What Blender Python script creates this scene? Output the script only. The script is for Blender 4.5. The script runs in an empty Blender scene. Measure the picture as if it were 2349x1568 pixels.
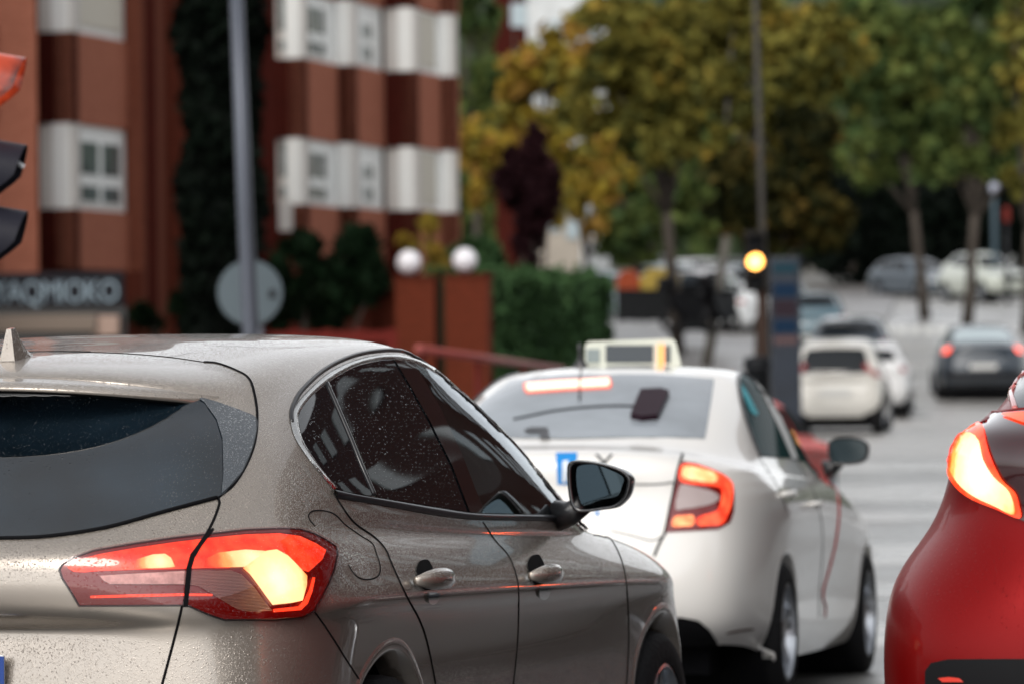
import bpy, bmesh, math, random
import numpy as np
from mathutils import Vector, Matrix
from mathutils.bvhtree import BVHTree
from mathutils.geometry import delaunay_2d_cdt
random.seed(7); RNG = np.random.default_rng(11)
PI = math.pi
S = bpy.context.scene
COL = S.collection

# ---------------------------------------------------------------- camera
FPX, HY, ROLL, CX, CY = 10000.0, 778.0, 0.010, 1174.5, 784.0     # photograph measured on a 2349 px wide grid
CAMZ = 1.468
cam_d = bpy.data.cameras.new('camera'); cam = bpy.data.objects.new('camera', cam_d); COL.objects.link(cam); S.camera = cam
cam_d.sensor_width = 36; cam_d.lens = FPX / 2349 * 36; cam_d.clip_start = .5; cam_d.clip_end = 3000
cr_, sr_ = math.cos(ROLL), math.sin(ROLL)
pit = (CY - HY) / FPX
f_ = Vector((0, 1, -pit)).normalized(); r_ = Vector((cr_, 0, -sr_)); u_ = r_.cross(f_)
cam.matrix_world = Matrix(((r_.x, u_.x, -f_.x, 0), (r_.y, u_.y, -f_.y, 0), (r_.z, u_.z, -f_.z, CAMZ), (0, 0, 0, 1)))
cam_d.dof.use_dof = True; cam_d.dof.focus_distance = 10.7; cam_d.dof.aperture_fstop = 4.6; cam_d.dof.aperture_blades = 0

# ---------------------------------------------------------------- world, sun, exposure
W = bpy.data.worlds.new('World'); S.world = W; W.use_nodes = True
nt = W.node_tree; nt.nodes.clear()
SUN_EL, SUN_AZ = math.radians(42), math.radians(200)
sky = nt.nodes.new('ShaderNodeTexSky'); sky.sky_type = 'NISHITA'; sky.sun_disc = False
sky.sun_elevation = SUN_EL; sky.sun_rotation = SUN_AZ; sky.air_density = 1.0; sky.dust_density = 1.5; sky.ozone_density = 1.5
hs = nt.nodes.new('ShaderNodeHueSaturation'); hs.inputs['Saturation'].default_value = .12; hs.inputs['Value'].default_value = 1.0
bg = nt.nodes.new('ShaderNodeBackground'); bg.inputs['Strength'].default_value = .15
wo = nt.nodes.new('ShaderNodeOutputWorld')
nt.links.new(sky.outputs[0], hs.inputs['Color']); nt.links.new(hs.outputs[0], bg.inputs['Color']); nt.links.new(bg.outputs[0], wo.inputs['Surface'])
sd = bpy.data.lights.new('sun', 'SUN'); sd.energy = .9; sd.angle = math.radians(20); sd.color = (1, .92, .82)
sun = bpy.data.objects.new('sun', sd); COL.objects.link(sun)
sun.rotation_euler = (PI / 2 - SUN_EL, 0, PI - SUN_AZ)
S.view_settings.view_transform = 'Standard'; S.view_settings.look = 'None'; S.view_settings.gamma = 1
S.view_settings.exposure = .6
S.cycles.max_bounces = 6; S.cycles.transparent_max_bounces = 12; S.cycles.caustics_reflective = False; S.cycles.caustics_refractive = False
S.cycles.sample_clamp_indirect = 6

# ---------------------------------------------------------------- helpers
def dray(px, py):                                                    # direction of a photograph point
    a, b = px - CX, py - CY
    return Vector(((a * cr_ - b * sr_) / FPX, 1, -((a * sr_ + b * cr_) / FPX) - (HY - CY) / FPX))
CAM = Vector((0, 0, CAMZ))
def at(px, py, Y):
    return CAM + dray(px, py) * Y
GP = [(-80, .2), (0, .12), (10.5, .0), (14, -.06), (19, -.12), (22, -.17), (30, -.17), (45, -.14), (60, -.13), (78, -.08), (88, .30), (105, 1.0), (125, 1.75), (160, 2.9), (220, 5.2), (320, 9), (700, 16)]
def G(Y):
    for (a, za), (b, zb) in zip(GP, GP[1:]):
        if Y <= b:
            t = (Y - a) / (b - a); return za + (zb - za) * t
    return GP[-1][1]
def X_of(px, Y): return (px - CX) / FPX * Y

def tag(o, label=None, cat=None, group=None, kind=None):
    if label: o['label'] = label
    if cat: o['category'] = cat
    if group: o['group'] = group
    if kind: o['kind'] = kind
    return o
def empty(name, label, cat, loc=(0, 0, 0), rz=0, group=None):
    o = bpy.data.objects.new(name, None); COL.objects.link(o); o.location = loc; o.rotation_euler = (0, 0, rz); o.empty_display_size = .1
    return tag(o, label, cat, group)
def mesh(name, V, F, mat, parent=None, smooth=False, mats=None, fm=None):
    me = bpy.data.meshes.new(name)
    me.from_pydata([tuple(map(float, v)) for v in V], [], [tuple(int(i) for i in f) for f in F])
    me.materials.append(mat)
    if mats:
        for m in mats: me.materials.append(m)
        if fm is not None: me.polygons.foreach_set('material_index', np.array(fm, dtype=np.int32))
    if smooth: me.polygons.foreach_set('use_smooth', [True] * len(me.polygons))
    me.update()
    o = bpy.data.objects.new(name, me); COL.objects.link(o)
    if parent is not None: o.parent = parent
    return o
class MB:
    def __init__(s): s.V = []; s.F = []
    def add(s, V, F):
        n = len(s.V); s.V += [tuple(v) for v in V]; s.F += [tuple(i + n for i in f) for f in F]; return s
    def box(s, x0, x1, y0, y1, z0, z1, bev=0):
        if bev:
            bm = bmesh.new(); bmesh.ops.create_cube(bm, size=1)
            for v in bm.verts: v.co = Vector(((x0 + x1) / 2 + v.co.x * (x1 - x0), (y0 + y1) / 2 + v.co.y * (y1 - y0), (z0 + z1) / 2 + v.co.z * (z1 - z0)))
            bmesh.ops.bevel(bm, geom=bm.edges[:], offset=bev, segments=3, affect='EDGES', profile=.5)
            bm.verts.ensure_lookup_table(); bm.verts.index_update()
            s.add([v.co[:] for v in bm.verts], [[v.index for v in f.verts] for f in bm.faces]); bm.free(); return s
        V = [(x, y, z) for x in (x0, x1) for y in (y0, y1) for z in (z0, z1)]
        return s.add(V, [(0, 1, 3, 2), (4, 6, 7, 5), (0, 4, 5, 1), (2, 3, 7, 6), (0, 2, 6, 4), (1, 5, 7, 3)])
    def tube(s, pts, rad, n=8, cap=True, flat=None):
        pts = [Vector(p) for p in pts]; rad = rad if hasattr(rad, '__len__') else [rad] * len(pts)
        V = []; F = []; ref = None
        for i, p in enumerate(pts):
            t = (pts[min(i + 1, len(pts) - 1)] - pts[max(i - 1, 0)]).normalized()
            if ref is None: ref = Vector((0, 0, 1)) if abs(t.z) < .9 else Vector((1, 0, 0))
            a = (ref - t * ref.dot(t)).normalized(); b = t.cross(a); ref = a
            for k in range(n):
                w = 2 * PI * k / n; V.append(p + (a * math.cos(w) + b * math.sin(w) * (flat or 1)) * rad[i])
        for i in range(len(pts) - 1):
            for k in range(n):
                F.append((i * n + k, i * n + (k + 1) % n, (i + 1) * n + (k + 1) % n, (i + 1) * n + k))
        if cap: F += [tuple(range(n - 1, -1, -1)), tuple((len(pts) - 1) * n + k for k in range(n))]
        return s.add(V, F)
    def lathe(s, prof, n=32, axis='z', c=(0, 0, 0), full=True):
        V = []; F = []; c = Vector(c)
        for (r, h) in prof:
            for k in range(n):
                w = 2 * PI * k / n; a, b = r * math.cos(w), r * math.sin(w)
                V.append(c + (Vector((a, b, h)) if axis == 'z' else Vector((h, a, b)) if axis == 'x' else Vector((a, h, b))))
        for i in range(len(prof) - 1):
            for k in range(n): F.append((i * n + k, i * n + (k + 1) % n, (i + 1) * n + (k + 1) % n, (i + 1) * n + k))
        return s.add(V, F)
    def prism(s, poly, z0, z1):                                      # poly in plan
        n = len(poly); V = [(x, y, z0) for x, y in poly] + [(x, y, z1) for x, y in poly]
        return s.add(V, [tuple(range(n - 1, -1, -1)), tuple(range(n, 2 * n))] + [(i, (i + 1) % n, n + (i + 1) % n, n + i) for i in range(n)])
    def build(s, name, mat, parent=None, smooth=False): return mesh(name, s.V, s.F, mat, parent, smooth)

# ---------------------------------------------------------------- materials
def new_mat(name):
    m = bpy.data.materials.new(name); m.use_nodes = True; n = m.node_tree; return m, n, n.nodes['Principled BSDF']
def P(b, **k):
    for a, v in k.items():
        nm = a.replace('_', ' ')
        b.inputs[nm].default_value = (*v, 1) if isinstance(v, (tuple, list)) and len(v) == 3 else v
def pmat(name, col, rough=.5, metal=0, coat=0, noise=0, nscale=5, bump=0, bscale=40, emis=None, estr=0, spec=.5, coord='Object'):
    m, n, b = new_mat(name); P(b, Base_Color=col, Roughness=rough, Metallic=metal, Coat_Weight=coat)
    if rough >= .4 and not metal and spec == .5: spec = .12
    b.inputs['Specular IOR Level'].default_value = spec
    tc = n.nodes.new('ShaderNodeTexCoord')
    if noise:
        t = n.nodes.new('ShaderNodeTexNoise'); t.inputs['Scale'].default_value = nscale; t.inputs['Detail'].default_value = 5
        n.links.new(tc.outputs[coord], t.inputs['Vector'])
        r = n.nodes.new('ShaderNodeValToRGB'); r.color_ramp.elements[0].position = .3; r.color_ramp.elements[1].position = .7
        r.color_ramp.elements[0].color = (*[c * (1 - noise) for c in col], 1); r.color_ramp.elements[1].color = (*[min(1, c * (1 + noise)) for c in col], 1)
        n.links.new(t.outputs['Fac'], r.inputs[0]); n.links.new(r.outputs[0], b.inputs['Base Color'])
    if bump:
        t = n.nodes.new('ShaderNodeTexNoise'); t.inputs['Scale'].default_value = bscale; n.links.new(tc.outputs[coord], t.inputs['Vector'])
        bp = n.nodes.new('ShaderNodeBump'); bp.inputs['Strength'].default_value = bump; bp.inputs['Distance'].default_value = .02
        n.links.new(t.outputs['Fac'], bp.inputs['Height']); n.links.new(bp.outputs[0], b.inputs['Normal'])
    if emis: P(b, Emission_Color=emis, Emission_Strength=estr)
    return m
def add_drops(m, layers=((95, .55, .30), (230, .5, .35)), dist=.0016, strength=1.0, upmask=True, darken=0, sockets=('Normal', 'Coat Normal')):
    """rain droplets: round bumps of two sizes, thrown at random over the surface"""
    n = m.node_tree; b = n.nodes['Principled BSDF']; tc = n.nodes.new('ShaderNodeTexCoord'); prev = None; hsum = None
    for sc, thr, rad in layers:
        v = n.nodes.new('ShaderNodeTexVoronoi'); v.inputs['Scale'].default_value = sc; n.links.new(tc.outputs['Object'], v.inputs['Vector'])
        mr = n.nodes.new('ShaderNodeMapRange'); mr.interpolation_type = 'SMOOTHSTEP'; mr.inputs['From Min'].default_value = rad; mr.inputs['From Max'].default_value = rad * .35
        n.links.new(v.outputs['Distance'], mr.inputs['Value'])
        sep = n.nodes.new('ShaderNodeSeparateColor'); n.links.new(v.outputs['Color'], sep.inputs[0])
        gt = n.nodes.new('ShaderNodeMath'); gt.operation = 'GREATER_THAN'; gt.inputs[1].default_value = thr; n.links.new(sep.outputs[0], gt.inputs[0])
        mu = n.nodes.new('ShaderNodeMath'); mu.operation = 'MULTIPLY'; n.links.new(mr.outputs[0], mu.inputs[0]); n.links.new(gt.outputs[0], mu.inputs[1])
        sz = n.nodes.new('ShaderNodeMath'); sz.operation = 'MULTIPLY'; n.links.new(mu.outputs[0], sz.inputs[0]); sz.inputs[1].default_value = 95 / sc
        if hsum is None: hsum = sz
        else:
            ad = n.nodes.new('ShaderNodeMath'); ad.operation = 'MAXIMUM'; n.links.new(hsum.outputs[0], ad.inputs[0]); n.links.new(sz.outputs[0], ad.inputs[1]); hsum = ad
    if upmask:
        ge = n.nodes.new('ShaderNodeNewGeometry'); sx = n.nodes.new('ShaderNodeSeparateXYZ'); n.links.new(ge.outputs['Normal'], sx.inputs[0])
        mr = n.nodes.new('ShaderNodeMapRange'); mr.inputs['From Min'].default_value = -.05; mr.inputs['From Max'].default_value = .45; mr.inputs['To Min'].default_value = .0; n.links.new(sx.outputs['Z'], mr.inputs['Value'])
        mu = n.nodes.new('ShaderNodeMath'); mu.operation = 'MULTIPLY'; n.links.new(hsum.outputs[0], mu.inputs[0]); n.links.new(mr.outputs[0], mu.inputs[1]); hsum = mu
    bp = n.nodes.new('ShaderNodeBump'); bp.inputs['Strength'].default_value = strength; bp.inputs['Distance'].default_value = dist
    n.links.new(hsum.outputs[0], bp.inputs['Height'])
    for s in sockets: n.links.new(bp.outputs[0], b.inputs[s])
    return m
def paint(name, col, drops=False, metal=.0, rough=.35, coat=1.0, coatr=.03, flake=0):
    m, n, b = new_mat(name); P(b, Base_Color=col, Metallic=metal, Roughness=rough, Coat_Weight=coat, Coat_Roughness=coatr)
    if drops: add_drops(m)
    return m
def emat(name, col, strg, noise=0, nscale=30, col2=None):
    m, n, b = new_mat(name); P(b, Base_Color=(.05, .01, .01), Roughness=.15, Emission_Color=col, Emission_Strength=strg)
    if noise:
        tc = n.nodes.new('ShaderNodeTexCoord'); t = n.nodes.new('ShaderNodeTexNoise'); t.inputs['Scale'].default_value = nscale; n.links.new(tc.outputs['Object'], t.inputs['Vector'])
        r = n.nodes.new('ShaderNodeValToRGB'); r.color_ramp.elements[0].position = .35; r.color_ramp.elements[1].position = .65
        r.color_ramp.elements[0].color = (*(col2 or [c * (1 - noise) for c in col]), 1); r.color_ramp.elements[1].color = (*col, 1)
        n.links.new(t.outputs['Fac'], r.inputs[0]); n.links.new(r.outputs[0], b.inputs['Emission Color'])
    return m
def glassy(name, tint, mix=.25, rough=.02, drops=False):
    """thin tinted pane: tinted transparency under a glossy coat"""
    m = bpy.data.materials.new(name); m.use_nodes = True; n = m.node_tree; n.nodes.clear()
    o = n.nodes.new('ShaderNodeOutputMaterial'); tr = n.nodes.new('ShaderNodeBsdfTransparent'); tr.inputs[0].default_value = (*tint, 1)
    g = n.nodes.new('ShaderNodeBsdfPrincipled'); g.inputs['Base Color'].default_value = (.01, .01, .01, 1); g.inputs['Roughness'].default_value = rough; g.inputs['Specular IOR Level'].default_value = 1.0
    fr = n.nodes.new('ShaderNodeFresnel'); fr.inputs[0].default_value = 1.5
    ad = n.nodes.new('ShaderNodeMath'); ad.operation = 'ADD'; ad.inputs[1].default_value = mix; ad.use_clamp = True
    mx = n.nodes.new('ShaderNodeMixShader'); gl = n.nodes.new('ShaderNodeBsdfGlossy'); gl.inputs['Roughness'].default_value = rough; gl.inputs['Color'].default_value = (.9, .95, 1, 1)
    n.links.new(fr.outputs[0], ad.inputs[0]); n.links.new(ad.outputs[0], mx.inputs[0]); n.links.new(tr.outputs[0], mx.inputs[1]); n.links.new(gl.outputs[0], mx.inputs[2]); n.links.new(mx.outputs[0], o.inputs[0])
    n.nodes.remove(g)
    if drops:
        tc = n.nodes.new('ShaderNodeTexCoord'); v = n.nodes.new('ShaderNodeTexVoronoi'); v.inputs['Scale'].default_value = 130; n.links.new(tc.outputs['Object'], v.inputs['Vector'])
        mr = n.nodes.new('ShaderNodeMapRange'); mr.interpolation_type = 'SMOOTHSTEP'; mr.inputs['From Min'].default_value = .32; mr.inputs['From Max'].default_value = .1; n.links.new(v.outputs['Distance'], mr.inputs['Value'])
        bp = n.nodes.new('ShaderNodeBump'); bp.inputs['Distance'].default_value = .0016; n.links.new(mr.outputs[0], bp.inputs['Height']); n.links.new(bp.outputs[0], gl.inputs['Normal'])
    return m
BLACK = pmat('black_trim', (.012, .012, .014), .35, coat=.3)
RUBBER = pmat('tyre_rubber', (.012, .012, .013), .7, bump=.3, bscale=60)
CHROME = pmat('chrome', (.75, .75, .74), .12, 1)
ALLOY = pmat('alloy', (.42, .44, .47), .28, 1)
SEAM = pmat('panel_gap_black', (.004, .004, .005), .8, spec=.1)
PRIV = pmat('privacy_glass', (.006, .008, .010), .02, coat=0, spec=.5)
PRIVD = add_drops(pmat('wet_privacy_glass', (.006, .008, .010), .02, spec=.6), ((90, .90, .22), (230, .88, .30)), dist=.0010, upmask=False, sockets=('Normal',))
DARK = pmat('cabin_dark', (.006, .006, .007), .9, spec=.1)
SEAT = pmat('seat_fabric', (.03, .032, .036), .8)
PLASTIC = pmat('dark_plastic', (.02, .021, .024), .45)

# ---------------------------------------------------------------- B-spline car body
def bsp(t, n):                                                       # basis weights for parameter t over n points (padded by 1 each end)
    i = min(int(t), n - 2); f = t - i
    return i, ((1 - f) ** 3 / 6, (3 * f ** 3 - 6 * f * f + 4) / 6, (-3 * f ** 3 + 3 * f * f + 3 * f + 1) / 6, f ** 3 / 6)
class Body:
    def __init__(s, rings, tight=2, creases=()):
        T = np.array(rings, float)                                   # v, u, (xf, y, z)
        T = T[..., [1, 0, 2]]                                        # -> X right, Y forward, Z
        s.nv, s.nu = T.shape[:2]; Pn = T.copy()
        for _ in range(tight):
            s.pad(Pn); Pn = Pn + .85 * (T - s.grid(np.arange(s.nu), np.arange(s.nv)))
            Pn[:, 0, 0] = 0; Pn[:, -1, 0] = 0; Pn[-1, :, 0] = 0
        s.pad(Pn)
    def pad(s, Pn):
        m = np.array([-1, 1, 1.])
        A = np.concatenate([Pn[:, 1:2] * m, Pn, Pn[:, -2:-1] * m], 1)
        lo = 2 * A[0:1] - A[1:2]; hi = A[-2:-1] * m
        s.C = np.concatenate([lo, A, hi], 0)
    def wm(s, ts, n):
        M = np.zeros((len(ts), n + 2))
        for k, t in enumerate(ts):
            i, w = bsp(t, n)
            for j in range(4): M[k, i + j] += w[j]
        return M
    def grid(s, us, vs):
        Mu = s.wm(us, s.nu); Mv = s.wm(vs, s.nv)
        return np.einsum('av,vuc,bu->abc', Mv, s.C, Mu)
    def pt(s, u, v, off=0):
        g = s.grid([u, min(u + .01, s.nu - 1), u], [v])[0]; h = s.grid([u], [min(v + .01, s.nv - 1)])[0]
        a = Vector(g[0]); n = (Vector(g[1]) - a).cross(Vector(h[0]) - a)
        if n.length > 0: n.normalize()
        return a + n * off
    def mesh_np(s, du=24, dv=16, vmax=None):
        us = np.linspace(0, s.nu - 1, (s.nu - 1) * du + 1); vs = np.linspace(0, s.nv - 1, (s.nv - 1) * dv + 1)
        g = s.grid(us, vs); nU, nV = len(us), len(vs)
        V = g.reshape(-1, 3); ii = np.arange(nU * nV).reshape(nV, nU)
        F = np.stack([ii[:-1, :-1], ii[:-1, 1:], ii[1:, 1:], ii[1:, :-1]], -1).reshape(-1, 4)
        return V, F
    def patch(s, u0, u1, v0, v1, off=.006, n=14):
        us = np.linspace(u0, u1, n); vs = np.linspace(v0, v1, n); V = []
        for v in vs:
            for u in us: V.append(s.pt(u, v, off))
        F = [(j * n + i, j * n + i + 1, (j + 1) * n + i + 1, (j + 1) * n + i) for j in range(n - 1) for i in range(n - 1)]
        return V, F
def mirror_vf(V, F):
    n = len(V); return [tuple(v) for v in V] + [(-v[0], v[1], v[2]) for v in V], [tuple(f) for f in F] + [tuple(i + n for i in reversed(f)) for f in F]
def mirror_only(V, F): return [(-v[0], v[1], v[2]) for v in V], [tuple(reversed(f)) for f in F]

def cr_curve(pts, k=6, closed=True):
    out = []; n = len(pts)
    rng = range(n) if closed else range(n - 1)
    for i in rng:
        g = (lambda j: pts[j % n]) if closed else (lambda j: pts[max(0, min(n - 1, j))])
        p0, p1, p2, p3 = (np.array(g(i + d), float) for d in (-1, 0, 1, 2))
        for q in range(k):
            t = q / k
            out.append(tuple(.5 * ((2 * p1) + (p2 - p0) * t + (2 * p0 - 5 * p1 + 4 * p2 - p3) * t * t + (3 * p1 - p0 - 3 * p2 + p3) * t ** 3)))
    if not closed: out.append(tuple(map(float, pts[-1])))
    return out
def lin_curve(pts, step, closed=True):
    out = []; n = len(pts)
    for i in range(n if closed else n - 1):
        a = np.array(pts[i], float); b = np.array(pts[(i + 1) % n], float); m = max(1, int(np.linalg.norm(b - a) / step))
        for q in range(m): out.append(tuple(a + (b - a) * q / m))
    if not closed: out.append(tuple(map(float, pts[-1])))
    return out
def inside(p, poly):
    c = False; x, y = p; j = len(poly) - 1
    for i in range(len(poly)):
        xi, yi = poly[i]; xj, yj = poly[j]
        if (yi > y) != (yj > y) and x < (xj - xi) * (y - yi) / (yj - yi) + xi: c = not c
        j = i
    return c
def fill2d(outline, step):
    xs = [p[0] for p in outline]; ys = [p[1] for p in outline]; pts = [Vector(p) for p in outline]; n = len(pts)
    x = min(xs) + step / 2; r = 0
    while x < max(xs):
        y = min(ys) + step / 2 + (r % 2) * step / 2
        while y < max(ys):
            if inside((x, y), outline) and min((x - p[0]) ** 2 + (y - p[1]) ** 2 for p in outline) > (step * .45) ** 2: pts.append(Vector((x, y)))
            y += step
        x += step * .87; r += 1
    v, e, f, *_ = delaunay_2d_cdt(pts, [(i, (i + 1) % n) for i in range(n)], [list(range(n))], 1, 1e-6)
    return [tuple(q) for q in v], [tuple(t) for t in f]

class Car:
    """a car: a root Empty, a B-spline shell and trims laid on that shell"""
    def __init__(s, root, rings, tight=2, du=24, dv=16):
        s.root = root; bpy.context.view_layer.update(); s.M = root.matrix_world.copy(); s.Mi = s.M.inverted()
        s.b = Body(rings, tight); s.V, s.F = s.b.mesh_np(du, dv)
        s.bvh = BVHTree.FromPolygons([tuple(v) for v in s.V], [tuple(map(int, f)) for f in s.F])
        V2, F2 = mirror_vf(s.V.tolist(), s.F.tolist()); s.bvh2 = BVHTree.FromPolygons(V2, F2)
        s.o = s.Mi @ CAM; s.cuts = []
    def ray(s, px, py): return (s.Mi.to_3x3() @ dray(px, py)).normalized()
    def hit(s, px, py, off=0):
        d = s.ray(px, py); h = s.bvh2.ray_cast(s.o, d)
        if h[0] is None:
            for r in (3, 6, 10, 16, 24, 36, 60, 90):                 # just off the silhouette: nearest point of the shell
                for k in range(16):
                    h = s.bvh2.ray_cast(s.o, s.ray(px + r * math.cos(k * PI / 8), py + r * math.sin(k * PI / 8)))
                    if h[0] is not None: break
                if h[0] is not None: break
            else: return None
        n = h[1]
        if n.dot(d) > 0: n = -n
        return h[0] + n * off
    def plane(s, px, py, axis, val):
        d = s.ray(px, py); i = 'xyz'.index(axis); t = (val - s.o[i]) / d[i]; return s.o + d * t
    def px_patch(s, name, outline, mat, off=.004, step=14, parent=None, curve=True, mirror=True, k=5, cut=False, edge_drop=0, smooth=True, lab=None):
        ol = cr_curve(outline, k) if curve else lin_curve(outline, step)
        v2, F = fill2d(ol, step); V = []
        for p in v2:
            h = s.hit(p[0], p[1], off); V.append(h if h is not None else Vector((0, 0, 0)))
        if cut: s.cuts.append(('px', ol, 1))
        par = parent if parent is not None else s.root
        # face orientation outward
        o = mesh(name, V, F, mat, par, smooth); s.fix(o)
        if lab: o['label'] = lab
        o2 = None
        if mirror:
            o2 = mesh(name, [(-v[0], v[1], v[2]) for v in V], F, mat, mirror if not isinstance(mirror, bool) else par, smooth); s.fix(o2)
        return (o, o2) if mirror else o
    def fix(s, o):
        me = o.data; c = Vector((0, 1.2, .7)); flip = 0
        for p in me.polygons[:200]:
            flip += 1 if p.normal.dot(p.center - c) < 0 else -1
        if flip > 0: me.flip_normals()
    def strip(s, name, line, w, mat, off=.001, h=None, parent=None, curve=True, mirror=True, taper=False, n=6):
        """a moulding or gap following a line drawn on the shell; w is its width in metres"""
        pl = cr_curve(line, 6, False) if curve else lin_curve(line, 8, False)
        P3 = [s.hit(p[0], p[1], off) for p in pl]; P3 = [p for p in P3 if p is not None]
        q = [P3[0]]
        for p in P3[1:]:
            if (p - q[-1]).length > w * .4 and (p - q[-1]).length < .5: q.append(p)
        mb = MB(); rad = [(w / 2) * (min(1, .2 + i / 3, .2 + (len(q) - 1 - i) / 3) if taper else 1) for i in range(len(q))]
        mb.tube(q, rad, n); par = parent if parent is not None else s.root
        o = mb.build(name, mat, par, True)
        if mirror:
            V, F = mirror_only(mb.V, mb.F); mesh(name, V, F, mat, mirror if not isinstance(mirror, bool) else par, True)
        return o
    def body(s, mat, arches=(), inner=DARK, ztrim=None):
        """the painted shell with wheel arches and windows cut out of it"""
        V, F = s.V, s.F; cen = V[F].mean(1); keep = np.ones(len(F), bool)
        for (yf, zc, r) in arches:
            keep &= ~(((cen[:, 1] - yf) ** 2 + (cen[:, 2] - zc) ** 2 < r * r) & (cen[:, 0] > .45))
        Mw = np.array(s.M)
        if s.cuts:
            W3 = V @ Mw[:3, :3].T + Mw[:3, 3] - np.array(CAM)
            k = np.array([[cr_, 0, -sr_], [-sr_, 0, -cr_]])
            Z = W3[:, 1]; a = W3 @ k[0] / Z * FPX + CX; b = W3 @ k[1] / Z * FPX + CY + (HY - CY) * 1.0
            uv = np.stack([a, b], 1)
            for kind, ol, sgn in s.cuts:
                xs = [p[0] for p in ol]; ys = [p[1] for p in ol]
                m = np.array([inside(p, ol) if (min(xs) < p[0] < max(xs) and min(ys) < p[1] < max(ys)) else False for p in uv])
                # only shell facing the viewer
                nrm = np.cross(V[F[:, 1]] - V[F[:, 0]], V[F[:, 3]] - V[F[:, 0]]); 
                vis = (nrm * (cen - np.array(s.o))).sum(1) < 0
                keep &= ~(m[F].all(1) & vis)
        F = F[keep]; V2, F2 = mirror_vf(V.tolist(), F.tolist())
        o = mesh('body', V2, F2, mat, s.root, True)
        bm = bmesh.new(); bm.from_mesh(o.data); bmesh.ops.remove_doubles(bm, verts=bm.verts, dist=1e-4)
        bmesh.ops.delete(bm, geom=[v for v in bm.verts if not v.link_faces], context='VERTS'); bm.to_mesh(o.data); bm.free()
        o.data.polygons.foreach_set('use_smooth', [True] * len(o.data.polygons)); s.fix(o); return o
    def arch(s, yf, zc, r, w, mat, lip=.003):
        for sg in (1, -1):
            V = []; n = 48; prof = [(r - .012, -.09), (r - .008, lip * .3), (r, lip), (r + w * .5, lip * .9), (r + w, -.002)]
            for k in range(n + 1):
                a = -.35 + (PI + .7) * k / n
                for rr, of in prof:
                    y = yf + rr * math.cos(a); z = max(zc + rr * math.sin(a), .17)
                    rs = max(rr, r + .004); h = s.bvh.ray_cast(Vector((2, yf + rs * math.cos(a), max(zc + rs * math.sin(a), .19))), Vector((-1, 0, 0)))
                    x = h[0].x if h[0] is not None else .85
                    V.append((sg * (x + of), y, z))
            m = len(prof); F = [(k * m + j, k * m + j + 1, (k + 1) * m + j + 1, (k + 1) * m + j) for k in range(n) for j in range(m - 1)]
            if sg > 0: F = [tuple(reversed(f)) for f in F]
            mesh('arch_lip', V, F, mat, s.root, True)
            mb = MB(); pr = [(r, .80 * sg), (r, .45 * sg), (.02, .45 * sg)]
            mb.lathe(pr, 32, 'x', (0, yf, zc)); mb.build('wheel_well', DARK, s.root, True)
    def wheel(s, yf, zc, r, x, rim=ALLOY, spokes=5, wd=.2, steer=0, twin=True):
        for sg in (1, -1):
            w = bpy.data.objects.new('wheel', None); COL.objects.link(w); w.parent = s.root; w.location = (sg * x, yf, zc); w.rotation_euler = (0, 0, steer); w.empty_display_size = .1
            h = wd / 2; mb = MB(); rr = r * .70
            mb.lathe([(rr, -h), (rr + .02, -h - .004), (r - .03, -h), (r - .006, -h + .02), (r, -h + .05), (r, h - .05), (r - .006, h - .02), (r - .03, h), (rr + .02, h + .004), (rr, h)], 48, 'x')
            mb.build('tyre', RUBBER, w, True)
            mb = MB(); so = sg * (h - .005)
            mb.lathe([(rr + .004, so), (rr - .012, so + sg * .004), (rr - .02, so - sg * .02), (rr - .035, so - sg * .1)], 48, 'x')
            mb.lathe([(.001, so - sg * .012), (.03, so - sg * .012), (.055, so - sg * .02), (.07, so - sg * .05)], 24, 'x')
            for k in range(spokes):
                a0 = 2 * PI * k / spokes + .3
                for da in ((-.16, .16) if twin else (0,)):
                    p = []
                    for t in (0, 1):
                        rad = .045 if t == 0 else rr - .01; a = a0 + (da if t else da * .9)
                        wdt = .020 if t == 0 else .016
                        for q in (-1, 1):
                            for dep in (0, 1):
                                p.append((so - sg * (.014 + .03 * dep) - sg * (.012 * (1 - t)), rad * math.cos(a) - q * wdt * math.sin(a), rad * math.sin(a) + q * wdt * math.cos(a)))
                    mb.add(p, [(0, 2, 6, 4), (1, 5, 7, 3), (0, 4, 5, 1), (2, 3, 7, 6), (4, 6, 7, 5), (0, 1, 3, 2)])
            mb.build('rim', rim, w, False)
            MB().lathe([(rr - .03, so - sg * .09), (.02, so - sg * .09)], 24, 'x').build('brake_disc', pmat('brake_dark', (.03, .03, .033), .5, .6) if not bpy.data.materials.get('brake_dark') else bpy.data.materials['brake_dark'], w, True)

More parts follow.
